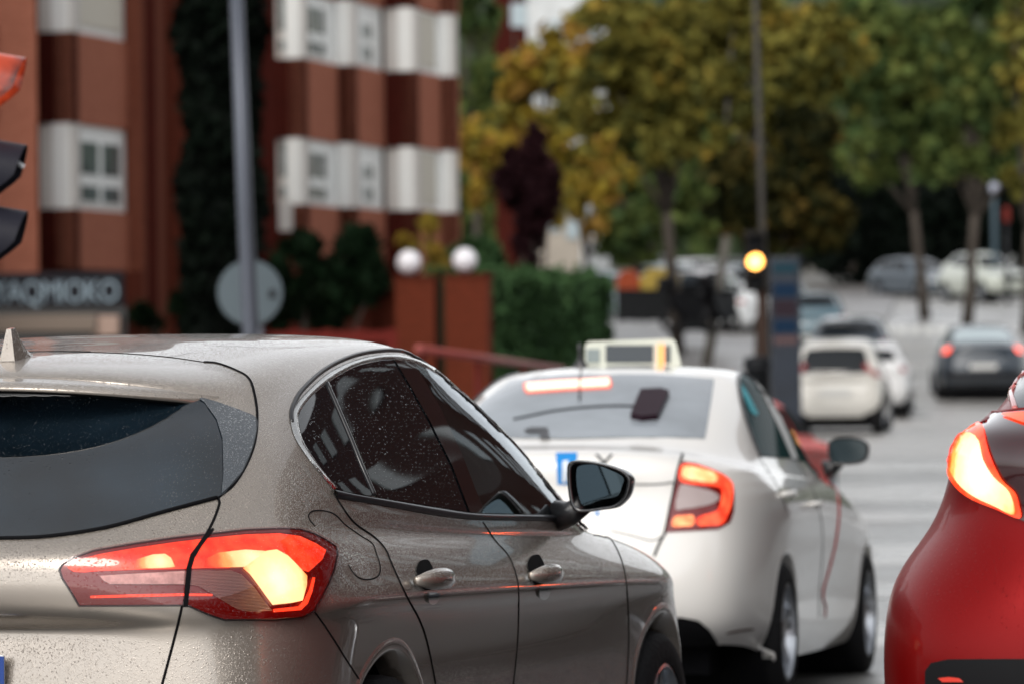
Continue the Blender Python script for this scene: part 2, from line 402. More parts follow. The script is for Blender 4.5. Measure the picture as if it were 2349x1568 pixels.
def mirror_part(car, outl, glass, xf, depth, shell_mat, glass_mat, stalk_from):
    """a door mirror: a shell closing forward from its rim, a recessed glass, a stalk"""
    for sg in (1, -1):
        ol = [car.plane(p[0], p[1], 'y', xf) for p in cr_curve(outl, 5)]; c = sum(ol, Vector()) / len(ol); n = len(ol)
        V = []; layers = [(.985, -.004), (1.0, .004), (1.01, .03), (.95, depth * .55), (.75, depth * .85), (.35, depth)]
        V += [c + (p - c) * .88 + Vector((0, .004, 0)) for p in ol]
        for sc, dy in layers: V += [c + (p - c) * sc + Vector((0, dy, 0)) for p in ol]
        F = [(j * n + i, j * n + (i + 1) % n, (j + 1) * n + (i + 1) % n, (j + 1) * n + i) for j in range(len(layers)) for i in range(n)] + [tuple(len(layers) * n + i for i in range(n))]
        V = [(sg * v[0], v[1], v[2]) for v in V]
        m = mesh('door_mirror', V, F, shell_mat, car.root, True)
        gl = [car.plane(p[0], p[1], 'y', xf + .002) for p in cr_curve(glass, 5)]
        g = mesh('mirror_glass', [(sg * v[0], v[1], v[2]) for v in gl], [tuple(range(len(gl)))], glass_mat, m)
        a = Vector(stalk_from); b = Vector((c.x - .05, c.y + .05, c.z - .05))
        mb = MB().tube([(sg * a.x, a.y, a.z), (sg * (a.x + b.x) / 2, (a.y + b.y) / 2, (a.z + b.z) / 2 - .01), (sg * b.x, b.y, b.z)], [.045, .035, .03], 10)
        mb.build('mirror_stalk', BLACK, m, True)

def gradmat(name, center, radius, stops, strg=1.0, squash=(1, 1, 1)):
    """a lit reflector: brightest at its bulb, falling off to red"""
    m, n, b = new_mat(name); P(b, Base_Color=(.02, .004, .002), Roughness=.12)
    tc = n.nodes.new('ShaderNodeTexCoord'); mp = n.nodes.new('ShaderNodeMapping'); mp.vector_type = 'TEXTURE'
    mp.inputs['Location'].default_value = center; mp.inputs['Scale'].default_value = tuple(radius * q for q in squash)
    g = n.nodes.new('ShaderNodeTexGradient'); g.gradient_type = 'SPHERICAL'; ns = n.nodes.new('ShaderNodeTexNoise'); ns.inputs['Scale'].default_value = 38
    mr = n.nodes.new('ShaderNodeMath'); mr.operation = 'MULTIPLY_ADD'; mr.inputs[1].default_value = .22
    r = n.nodes.new('ShaderNodeValToRGB'); r.color_ramp.interpolation = 'EASE'
    n.links.new(tc.outputs['Object'], mp.inputs['Vector']); n.links.new(mp.outputs[0], g.inputs['Vector']); n.links.new(tc.outputs['Object'], ns.inputs['Vector'])
    n.links.new(ns.outputs['Fac'], mr.inputs[0]); sb = n.nodes.new('ShaderNodeMath'); sb.operation = 'SUBTRACT'; sb.inputs[1].default_value = .11; n.links.new(g.outputs['Fac'], sb.inputs[0]); n.links.new(sb.outputs[0], mr.inputs[2]); n.links.new(mr.outputs[0], r.inputs[0])
    for i, (p, c) in enumerate(stops):
        e = r.color_ramp.elements[i] if i < 2 else r.color_ramp.elements.new(p); e.position = p; e.color = (*c, 1)
    n.links.new(r.outputs[0], b.inputs['Emission Color']); b.inputs['Emission Strength'].default_value = strg
    return m
# ================================================================ the grey hatchback in front
H_RINGS = [
 [(-0.7,0,0.27),(-0.7,0.35,0.27),(-0.66,0.6,0.27),(-0.56,0.74,0.26),(-0.38,0.8,0.25),(0,0.82,0.23),(0.9,0.82,0.2),(1.75,0.82,0.18),(2.66,0.82,0.16),(3,0.78,0.16),(3.25,0.5,0.16),(3.4,0,0.16)],
 [(-0.79,0,0.4),(-0.79,0.36,0.4),(-0.76,0.65,0.4),(-0.66,0.82,0.4),(-0.42,0.885,0.39),(0,0.9,0.37),(0.9,0.885,0.34),(1.75,0.885,0.31),(2.66,0.885,0.29),(3.05,0.83,0.29),(3.33,0.55,0.29),(3.46,0,0.29)],
 [(-0.82,0,0.6),(-0.82,0.36,0.6),(-0.79,0.66,0.6),(-0.68,0.83,0.6),(-0.42,0.875,0.6),(0,0.88,0.59),(0.9,0.868,0.56),(1.75,0.868,0.53),(2.66,0.885,0.51),(3.08,0.84,0.49),(3.36,0.56,0.48),(3.5,0,0.48)],
 [(-0.8,0,0.76),(-0.8,0.36,0.76),(-0.785,0.62,0.76),(-0.68,0.805,0.765),(-0.42,0.88,0.765),(0,0.892,0.75),(0.9,0.882,0.71),(1.75,0.882,0.68),(2.66,0.892,0.65),(3.06,0.82,0.63),(3.33,0.55,0.61),(3.46,0,0.6)],
 [(-0.79,0,0.815),(-0.79,0.36,0.815),(-0.79,0.62,0.82),(-0.675,0.8,0.825),(-0.42,0.888,0.825),(0,0.903,0.81),(0.9,0.896,0.77),(1.75,0.896,0.74),(2.66,0.898,0.71),(3.05,0.81,0.68),(3.31,0.54,0.65),(3.45,0,0.63)],
 [(-0.87,0,0.86),(-0.85,0.36,0.855),(-0.8,0.64,0.86),(-0.66,0.8,0.865),(-0.42,0.893,0.87),(0,0.915,0.855),(0.9,0.913,0.82),(1.75,0.912,0.785),(2.66,0.9,0.755),(3.02,0.8,0.72),(3.28,0.52,0.68),(3.42,0,0.66)],
 [(-0.87,0,0.95),(-0.86,0.34,0.95),(-0.79,0.6,0.96),(-0.65,0.765,0.965),(-0.43,0.852,0.97),(0,0.872,0.955),(0.9,0.868,0.91),(1.75,0.86,0.872),(2.62,0.838,0.825),(2.95,0.74,0.79),(3.2,0.48,0.74),(3.32,0,0.72)],
 [(-0.83,0,1.01),(-0.82,0.33,1.01),(-0.75,0.565,1.02),(-0.61,0.715,1.03),(-0.42,0.808,1.035),(0,0.835,1.01),(0.9,0.838,0.955),(1.8,0.832,0.915),(2.4,0.78,0.885),(2.72,0.64,0.87),(2.9,0.36,0.86),(2.97,0,0.86)],
 [(-0.72,0,1.075),(-0.71,0.32,1.08),(-0.66,0.53,1.095),(-0.54,0.67,1.11),(-0.38,0.77,1.11),(-0.02,0.825,1.075),(0.9,0.83,0.995),(1.85,0.825,0.95),(2.2,0.74,0.93),(2.4,0.52,0.95),(2.48,0.27,0.96),(2.5,0,0.965)],
 [(-0.58,0,1.21),(-0.57,0.3,1.215),(-0.53,0.48,1.225),(-0.43,0.61,1.235),(-0.28,0.7,1.23),(0.05,0.745,1.22),(0.9,0.745,1.2),(1.62,0.735,1.17),(1.9,0.64,1.14),(2.04,0.46,1.145),(2.1,0.24,1.15),(2.12,0,1.15)],
 [(-0.38,0,1.33),(-0.37,0.28,1.325),(-0.35,0.45,1.32),(-0.29,0.565,1.315),(-0.14,0.64,1.325),(0.2,0.665,1.35),(0.85,0.665,1.355),(1.35,0.655,1.325),(1.58,0.58,1.3),(1.68,0.42,1.31),(1.73,0.22,1.315),(1.75,0,1.32)],
 [(-0.42,0,1.385),(-0.4,0.26,1.38),(-0.35,0.42,1.37),(-0.24,0.535,1.365),(-0.05,0.595,1.385),(0.3,0.62,1.415),(0.85,0.625,1.425),(1.15,0.615,1.41),(1.35,0.54,1.39),(1.45,0.39,1.4),(1.5,0.2,1.41),(1.52,0,1.412)],
 [(-0.28,0,1.425),(-0.26,0.2,1.42),(-0.2,0.34,1.415),(-0.11,0.44,1.41),(0.05,0.5,1.425),(0.35,0.53,1.455),(0.82,0.54,1.47),(1,0.53,1.46),(1.12,0.47,1.45),(1.2,0.33,1.455),(1.25,0.16,1.46),(1.27,0,1.462)],
 [(-0.05,0,1.448),(-0.03,0.12,1.448),(0.03,0.2,1.448),(0.12,0.26,1.45),(0.24,0.29,1.458),(0.45,0.31,1.478),(0.76,0.31,1.487),(0.85,0.3,1.485),(0.92,0.25,1.48),(0.97,0.18,1.48),(1,0.09,1.48),(1.02,0,1.48)],
 [(0.2,0,1.465),(0.22,0,1.465),(0.26,0,1.467),(0.33,0,1.47),(0.42,0,1.475),(0.55,0,1.482),(0.7,0,1.49),(0.74,0,1.49),(0.78,0,1.49),(0.8,0,1.49),(0.82,0,1.49),(0.84,0,1.489)]
]
def c1(x, y): return (x / 1.688 / 1.0898, (780 + y / 1.688) / 1.0898)
def c2(x, y): return ((700 + x / 1.784) / 1.0898, (830 + y / 1.784) / 1.0898)
def c5(x, y): return ((100 + x / 2.936) / 1.0898, (1300 + y / 2.936) / 1.0898)
def c6(x, y): return ((600 + x / 3.416) / 1.0898, (1250 + y / 3.416) / 1.0898)
HP = add_drops(paint('wet_champagne_grey_paint', (.38, .335, .29), metal=.66, rough=.27), ((105, .45, .25), (215, .20, .36), (380, .15, .38)), dist=.0026)
root = empty('hatchback_car', 'wet champagne grey hatchback with lit red tail lamp, nearest car at the left', 'car', (-1.157, 10.887, 0), -.283)
hc = Car(root, H_RINGS, du=28, dv=18)
# --- side glass outlines
SG = [c2(*p) for p in [(75,410),(85,372),(130,310),(220,235),(330,178),(450,152),(560,157),(660,192),(780,268),(880,360),(980,465),(1080,575),(1180,690),(1285,800),(1290,838),(1100,834),(870,828),(700,803),(430,757),(250,728),(200,665),(140,575),(95,500)]]
# the panes
pane_q = [c2(*p) for p in [(76,410),(95,355),(130,310),(200,250),(240,340),(300,470),(360,620),(410,754),(330,742),(250,728),(200,665),(140,575),(95,500)]]
pane_r = [c2(*p) for p in [(208,245),(260,212),(330,178),(450,152),(520,152),(570,250),(680,440),(760,600),(850,826),(700,803),(560,780),(428,757),(370,600),(300,430)]]
pane_f = [c2(*p) for p in [(560,155),(660,190),(780,266),(880,358),(980,462),(1080,572),(1180,686),(1290,800),(1290,838),(1100,834),(900,829),(850,720),(760,520),(640,290)]]
FG = glassy('wet_tinted_side_glass', (.42, .52, .52), .02, drops=False)
hc.px_patch('side_window', pane_q, PRIVD, .003, 10, curve=False)
hc.px_patch('side_window', pane_r, PRIVD, .003, 12, curve=False)
hc.px_patch('side_window', pane_f, FG, .003, 12, curve=False, cut=True)
hc.strip('window_divider', [c2(*p) for p in [(205,250),(300,470),(360,620),(418,752)]], .014, BLACK, .002)
hc.px_patch('door_pillar', [c2(*p) for p in [(505,150),(590,162),(700,350),(800,560),(905,832),(838,826),(760,620),(660,420),(570,260)]], pmat('gloss_black', (.008,.008,.009), .04, coat=.6), .006, 10, curve=False)
OUT = [(52,425),(50,385),(60,345),(100,278),(200,188),(320,130),(450,106),(560,112),(680,160),(800,238),(900,325),(1000,432),(1100,548),(1200,660),(1295,770)]
hc.strip('window_seal', [c2(*p) for p in OUT], .012, BLACK, .001)
def band(name, outer, inner, mat, off, par=None):
    """a flat moulding between two lines drawn on the shell"""
    a = cr_curve([c2(*p) for p in outer], 6, False); b = cr_curve([c2(*p) for p in inner], 6, False)
    m = 60; res = lambda L: [tuple(np.array(L[int(t)]) * (1 - t % 1) + np.array(L[min(int(t) + 1, len(L) - 1)]) * (t % 1)) for t in np.linspace(0, len(L) - 1.0001, m + 1)]; ra = res(a); rb = res(b)
    V = []; w = 5
    for p, q in zip(ra, rb):
        for k in range(w):
            t = k / (w - 1); h = hc.hit(p[0] + (q[0] - p[0]) * t, p[1] + (q[1] - p[1]) * t, off * (math.sin(PI * t) * .8 + .2) if name != 'x' else off); V.append(h)
    F = [(i * w + j, i * w + j + 1, (i + 1) * w + j + 1, (i + 1) * w + j) for i in range(m) for j in range(w - 1)]
    o = mesh(name, V, F, mat, hc.root, True); hc.fix(o); o2 = mesh(name, [(-v[0], v[1], v[2]) for v in V], F, mat, hc.root, True); hc.fix(o2)
CH = add_drops(pmat('wet_chrome', (.72, .72, .70), .1, 1), ((200, .3, .4), (420, .3, .4)), dist=.0012, upmask=False, sockets=('Normal',))
band('chrome_moulding', [(238,724),(180,655),(110,565),(62,485),(46,410),(66,352),(130,278),(220,202),(330,150),(450,124),(560,130),(680,176),(800,254),(900,342),(1000,449),(1100,562),(1200,674),(1290,778)],
     [(250,716),(200,660),(140,578),(98,500),(80,412),(96,368),(140,312),(225,243),(332,182),(450,152),(560,157),(670,196),(785,268),(884,356),(982,461),(1080,571),(1184,686),(1280,790)], CH, .008)
band('belt_moulding', [(228,722),(330,745),(480,770),(700,806),(870,830),(1100,836),(1290,838),(1370,845)], [(250,762),(330,775),(480,800),(700,840),(870,858),(1100,862),(1290,868),(1370,870)], pmat('matt_black_trim', (.022, .024, .028), .42, coat=.2), .012)
PRIVR = add_drops(pmat('wet_rear_glass', (.006, .012, .018), .03, coat=.35, spec=1.0, noise=.6, nscale=4), ((110, .80, .26), (260, .75, .33)), upmask=False, sockets=('Normal',))
# --- tailgate glass (spans the centre line)
TG = [c1(*p) for p in [(0,310),(200,312),(400,325),(600,345),(820,378),(900,400),(1000,435),(1078,470),(1080,530),(1060,610),(1020,700),(965,765),(915,803),(700,860),(450,930),(200,968),(0,977)]]
def tail_fill(name, pxo, mat, off, parent=None, xr=1, step=.03, extra=None):
    h = [hc.hit(*p) for p in cr_curve(pxo, 5, False)]; right = [(v.x, v.z) for v in h if v is not None and v.x > .02]
    zt, zb = (extra or (right[0][1], right[-1][1])); full = [(0.0, zt)] + right + [(0.0, zb)] + [(-x, z) for x, z in reversed(right)]
    v2, F = fill2d(full, step); V = []
    for x, z in v2:
        q = hc.bvh2.ray_cast(Vector((x, -3, z)), Vector((0, 1, 0)))
        n = q[1] if q[1].y < 0 else -q[1]
        V.append(q[0] + n * off)
    o = mesh(name, V, F, mat, parent or hc.root, True); hc.fix(o); return o
tail_fill('rear_window', TG, PRIVR, .004)

hc.strip('tailgate_gap', [c1(*p) for p in [(860,232),(920,238),(1000,268),(1050,300),(1072,360),(1085,450),(1077,560),(1042,660),(985,750),(925,800),(925,830),(900,900),(855,985),(810,1060),(795,1130),(775,1230),(745,1360),(690,1568),(670,1640)]], .007, SEAM, 0)
hc.strip('glass_seal', [c1(*p) for p in [(0,977),(200,969),(450,931),(700,862),(915,804)]], .010, SEAM, .002)
hc.strip('roof_seam', [c1(*p) for p in [(0,192),(200,188),(500,195),(700,210),(860,232)]], .004, SEAM, -.0005)
# seams of doors, bumper, fuel flap
hc.strip('door_gap', [c2(*p) for p in [(240,740),(270,790),(330,870),(420,935),(470,990),(500,1060),(560,1190),(620,1300),(655,1400),(690,1568),(700,1640)]], .0055, SEAM, 0)
hc.strip('door_gap', [c2(*p) for p in [(905,868),(960,950),(1020,1020),(1055,1110),(1065,1200),(1060,1400),(1040,1600)]], .0045, SEAM, 0)
hc.strip('door_gap', [c2(*p) for p in [(1400,880),(1480,950),(1530,1060),(1550,1200),(1555,1400),(1545,1600)]], .0045, SEAM, 0)
hc.strip('fuel_flap', [c6(*p) for p in [(640,260),(590,200),(592,155),(640,130),(740,135),(820,170),(900,250),(1040,350),(1130,410),(1165,500),(1195,600),(1190,670),(1150,705),(1080,718),(1010,700),(960,650),(925,590)]], .0035, SEAM, 0, mirror=False)
hc.strip('bumper_gap', [c6(*p) for p in [(630,985),(700,1080),(800,1230),(900,1390),(1010,1560),(1060,1640)]], .0045, SEAM, 0)
# body
body = hc.body(HP, arches=((.0, .345, .375), (2.68, .27, .375)))
hc.arch(.0, .345, .375, .03, HP); hc.arch(2.68, .27, .375, .03, HP)
hc.wheel(.0, .335, .318, .80, spokes=5); hc.wheel(2.68, .262, .318, .80, spokes=5)
# --- tail lamp
L0 = [(146,400),(165,365),(250,315),(400,265),(700,215),(1000,172),(1250,145),(1500,115),(1750,104),(1900,108),(2000,138),(2100,190),(2165,235),(2175,290),(2150,400),(2110,500),(2050,620),(2000,700),(1920,745),(1700,765),(1350,765),(1230,725),(1080,660),(700,660),(290,660),(230,560),(165,460)]
RED_H = pmat('red_lamp_housing', (.10, .002, .002), .2, coat=1, emis=(.5, .006, .003), estr=.10)
RIM_L = pmat('lamp_edge', (.02, .004, .004), .15, coat=1)
lamp = hc.px_patch('tail_lamp', [c5(*p) for p in L0], RED_H, .003, 9, curve=False)
EMR = emat('lamp_glow_red', (1.0, .085, .03), 1.15, .6, 26, (.75, .03, .01))
_bc = hc.hit(*c5(1740, 480)); _b1 = hc.hit(*c5(880, 345)); _b2 = hc.hit(*c5(1560, 330))
ST = [(0, (.75, .03, .008)), (1, (1.25, 1.02, .62)), (.22, (1.0, .13, .035)), (.42, (1.15, .40, .11)), (.60, (1.25, .80, .36))]
EMO = gradmat('lamp_glow_orange', (_b1.x, _b1.y, _b1.z), .068, ST, 1.0); EMO2 = gradmat('lamp_glow_bar', (_b2.x, _b2.y, _b2.z), .125, ST, 1.0)
EMW = gradmat('lamp_glow_hot', (_bc.x, _bc.y, _bc.z), .175, ST, 1.25)
EML = emat('lamp_line_red', (1.0, .06, .02), 1.3)
LENSC = pmat('clear_lamp_cell', (.42, .28, .26), .18, .3, coat=1)
_n = LENSC.node_tree; _tc = _n.nodes.new('ShaderNodeTexCoord'); _w = _n.nodes.new('ShaderNodeTexWave'); _w.bands_direction = 'Z'; _w.inputs['Scale'].default_value = 95; _w.inputs['Distortion'].default_value = .6
_n.links.new(_tc.outputs['Object'], _w.inputs['Vector']); _r = _n.nodes.new('ShaderNodeValToRGB'); _r.color_ramp.elements[0].color = (.30, .16, .12, 1); _r.color_ramp.elements[1].color = (.9, .72, .66, 1)
_n.links.new(_w.outputs['Fac'], _r.inputs[0]); _n.links.new(_r.outputs[0], _n.nodes['Principled BSDF'].inputs['Base Color'])
_b = _n.nodes.new('ShaderNodeBump'); _b.inputs['Distance'].default_value = .002; _n.links.new(_w.outputs['Fac'], _b.inputs['Height']); _n.links.new(_b.outputs[0], _n.nodes['Principled BSDF'].inputs['Normal'])
def lp(name, pts, mat, off, step=7, curve=False): hc.px_patch(name, [c5(*p) for p in pts], mat, off, step, parent=lamp[0], mirror=lamp[1], curve=curve)
lp('brake_light', [(205,385),(290,330),(450,290),(700,248),(1000,205),(1250,175),(1500,150),(1750,140),(1900,160),(2020,215),(2090,260),(2060,330),(1960,420),(1900,400),(1800,320),(1700,275),(1560,330),(1450,360),(1380,392),(1200,392),(1000,398),(700,402),(440,410),(330,420),(250,415)], EMR, .005)
lp('brake_light', [(690,396),(712,330),(830,296),(915,292),(960,320),(990,385),(900,392)], EMO, .0065, 6)
lp('brake_light', [(1200,384),(1210,330),(1300,285),(1500,262),(1660,272),(1600,330),(1500,385),(1380,388)], EMO2, .0065, 6)
lp('brake_light', [(1480,396),(1570,330),(1650,272),(1725,262),(1805,305),(1880,380),(1943,450),(1940,520),(1910,628),(1830,645),(1692,660),(1640,590),(1590,520),(1530,440)], EMW, .008, 6)
lp('glow_line', [(375,588),(700,580),(1040,576),(1260,580),(1260,594),(1040,592),(700,597),(375,603)], EML, .0065, 6)
lp('glow_line', [(1985,460),(2005,462),(1985,560),(1950,650),(1900,695),(1700,712),(1700,690),(1880,670),(1920,630),(1960,550)], EML, .0065, 6)
lp('reversing_light', [(440,445),(700,432),(1000,418),(1130,412),(1250,410),(1400,412),(1470,440),(1560,530),(1620,610),(1690,700),(1600,706),(1500,705),(1440,690),(1320,620),(1240,570),(1150,520),(1060,512),(700,510),(520,508),(470,480)], LENSC, .0066, 6)
lp('reversing_light', [(440,445),(700,432),(1000,418),(1058,415),(1052,508),(700,507),(520,505),(470,480)], pmat('pale_lamp_cell', (.85, .68, .66), .3, coat=1, noise=.35, nscale=60), .0078, 6)
LENS = glassy('wet_red_lamp_lens', (.97, .72, .70), .0, .03, drops=True)
lp('lamp_lens', L0, LENS, .012, 9)
hc.strip('lamp_seal', [c5(*p) for p in L0 + L0[:1]], .005, BLACK, .004, curve=False)
hc.px_patch('lamp_gap', [c5(*p) for p in [(1262,120),(1215,150),(1150,240),(1095,310),(1068,400),(1058,520),(1048,672),(1082,672),(1096,520),(1106,400),(1128,330),(1180,250),(1230,185),(1268,140)]], SEAM, .0135, 7, curve=False)
# --- handles
for (cx0, cy0, w) in (((583, 1130), (742, 1122), 0), ((1095, 1108), (1222, 1100), 1)):
    pa = hc.hit(*c2(*cx0), 0); pb = hc.hit(*c2(*cy0), 0)
    d = (pb - pa); pts = []
    pa2 = Vector((pa.x, pb.y - .19, pa.z)) if False else pa
    for t in np.linspace(0, 1, 9):
        p = pa + d * t; pts.append(p + Vector((.012 + .028 * math.sin(PI * min(1, t * 1.1)) ** .6, 0, .004 * math.sin(PI * t))))
    rad = [.010, .021, .026, .027, .027, .026, .023, .019, .010]
    for sg in (1, -1):
        mb = MB().tube([(sg * p.x, p.y, p.z) for p in pts], rad, 14, flat=.75)
        mb.build('door_handle', HP, root, True)
    x0 = (cx0[0] + cy0[0]) / 2 - 10; y0 = (cx0[1] + cy0[1]) / 2
    hc.px_patch('handle_cup_shade', [c2(x0 + a, y0 + b) for a, b in [(-46,-28),(-44,-62),(-28,-84),(2,-88),(20,-62),(30,-30),(36,30),(15,44),(-20,40)]], SEAM, .003, 6)  # flat black patch paints the shade inside the handle cup
    hc.px_patch('handle_drips', [c2(x0 + a, y0 + b) for a, b in [(4,60),(28,56),(48,62),(44,90),(26,106),(6,100),(0,80)]], CHROME, .006, 5)  # chrome patch standing for bright drips below the handle
# --- mirror
MO = [c2(*p) for p in [(1280,650),(1288,603),(1330,594),(1430,606),(1520,635),(1562,672),(1560,720),(1542,765),(1500,802),(1430,815),(1340,825),(1302,805),(1285,730)]]
MG = [c2(*p) for p in [(1322,650),(1335,618),(1400,612),(1470,635),(1530,668),(1524,710),(1503,752),(1430,768),(1372,790),(1345,786),(1326,720)]]
MGL = pmat('mirror_face', (.10, .135, .155), .03, 1)
mirror_part(hc, MO, MG, 1.66, .12, pmat('mirror_shell_black', (.012, .012, .014), .25, coat=.5), MGL, (.83, 1.74, .97))
# --- roof aerial, number plate
p = hc.plane(35, 800, 'x', 0); p.z = hc.bvh2.ray_cast(Vector((0, p.y, 3)), Vector((0, 0, -1)))[0].z
mb = MB(); prof = [(0, -.045, 0), (0, -.01, .075), (0, .012, .078), (0, .05, .03), (0, .10, .004)]
V = []; 
for (yy, zz, ww) in [(-.045, .0, .020), (-.042, .035, .012), (-.038, .066, .006), (-.015, .070, .006), (.02, .045, .010), (.05, .022, .015), (.10, .002, .022)]:
    V.append((yy, zz, ww))
mb2 = MB(); n = len(V)
top = [(-.040, .072), (-.012, .075), (.012, .05), (.04, .026), (.075, .012), (.12, .0)]
Vv = []; Ff = []
for i, (yy, zz) in enumerate(top):
    wt = [.006, .006, .007, .008, .010, .012][i]; wb = [.020, .022, .026, .028, .028, .018][i]
    yb = [-.052, -.02, .012, .045, .085, .13][i]
    Vv += [(-wb, yb, -.006), (-wt, yy, zz), (wt, yy, zz), (wb, yb, -.006)]
for i in range(5):
    for j in range(3): Ff.append((i * 4 + j, i * 4 + j + 1, (i + 1) * 4 + j + 1, (i + 1) * 4 + j))
Ff += [(3, 2, 1, 0), (20, 21, 22, 23)]
mb2.add([(v[0] * 1.0 + 0, v[1] + p.y, v[2] + p.z) for v in Vv], Ff); mb2.build('roof_aerial', HP, root)
q = hc.bvh2.ray_cast(Vector((.1, -3, .70)), Vector((0, 1, 0)))[0]
pl = MB().box(-.222, .222, q.y - .022, q.y - .012, .645, .755, .003).build('number_plate', pmat('plate_white', (.75, .75, .72), .35), root)
MB().box(.185, .224, q.y - .025, q.y - .0225, .648, .752).build('plate_band', pmat('plate_blue', (.01, .05, .25), .35), pl)
# --- roof spoiler overhanging the rear glass
V = []; xs = np.linspace(-.55, .55, 61)
for x in xs:
    k = max(0, 1 - (abs(x) / .56) ** 3)
    yt, zt = None, None
    def by(z):
        q = hc.bvh2.ray_cast(Vector((x, -3, z)), Vector((0, 1, 0)))[0]; return q.y if q is not None else -.2
    zz = 1.366 - .052 * (abs(x) / .6) ** 2.2; y0 = by(zz); tq = hc.bvh2.ray_cast(Vector((x, y0 + .16, 3)), Vector((0, 0, -1)))[0]
    tip = .15 * k - .035 * (1 - k)
    V += [(x, tq.y, tq.z - .003 - .01 * (1 - k)), (x, y0 + .06, zz + .029 - .02 * (1 - k)), (x, y0 - tip * .55, zz + .016), (x, y0 - tip, zz + .003), (x, y0 - tip, zz - .006), (x, y0 - tip * .5, zz - .012), (x, y0 + .03, zz - .010)]
m = 7; F = [(i * m + j, (i + 1) * m + j, (i + 1) * m + j + 1, i * m + j + 1) for i in range(60) for j in range(m - 1)]
sp_ = mesh('roof_spoiler', V, F, HP, root, True)
u_f = [f for k_, f in enumerate(F) if k_ % 6 >= 4]
mesh('spoiler_underside', [(v[0], v[1], v[2] - .002) for v in V], u_f, SEAM, sp_, True)  # added black sheet keeps the underside dark in the glass reflection
PRIVW = add_drops(pmat('wet_gloss_deflector', (.045, .055, .065), .04, coat=1, spec=1.0), ((120, .35, .30), (260, .4, .35)), dist=.002, upmask=False, sockets=('Normal', 'Coat Normal'))  # grey base holds the brighter reflection on the black winglets
hc.px_patch('rear_deflector', [c1(*p) for p in [(825,382),(900,402),(1000,437),(1074,470),(1076,530),(1056,610),(1017,700),(965,762),(932,792),(940,700),(936,560),(912,480),(862,410)]], PRIVW, .0065, 8, curve=False)
# --- cabin seen through the front side glass
def seat(x, y, z0=.33):
    mb = MB().box(x - .25, x + .25, y, y + .48, z0, z0 + .2, .05)
    V = []
    for zz, yy, ww in ((0, 0, .25), (.25, -.06, .25), (.5, -.12, .23), (.6, -.16, .15)):
        V += [(x - ww, y + yy, z0 + .2 + zz), (x + ww, y + yy, z0 + .2 + zz), (x + ww, y + yy - .12, z0 + .2 + zz), (x - ww, y + yy - .12, z0 + .2 + zz)]
    F = [(i * 4 + j, i * 4 + (j + 1) % 4, (i + 1) * 4 + (j + 1) % 4, (i + 1) * 4 + j) for i in range(3) for j in range(4)] + [(12, 13, 14, 15)]
    mb.add(V, F); mb.box(x - .13, x + .13, y - .29, y - .17, z0 + .80, z0 + .99, .04); return mb
seat(.37, 1.05).build('front_seat', SEAT, root); seat(-.37, 1.05).build('front_seat', SEAT, root)
MB().box(-.70, .70, 1.75, 2.15, .70, .93, .05).build('dashboard', DARK, root)
MB().box(-.72, .72, -.35, 1.9, .25, .34).build('cabin_floor', DARK, root)
MB().lathe([(.185, -.014), (.20, 0), (.185, .014), (.17, 0), (.185, -.014)], 28, 'y', (-.37, 1.55, .93)).build('steering_wheel', DARK, root)
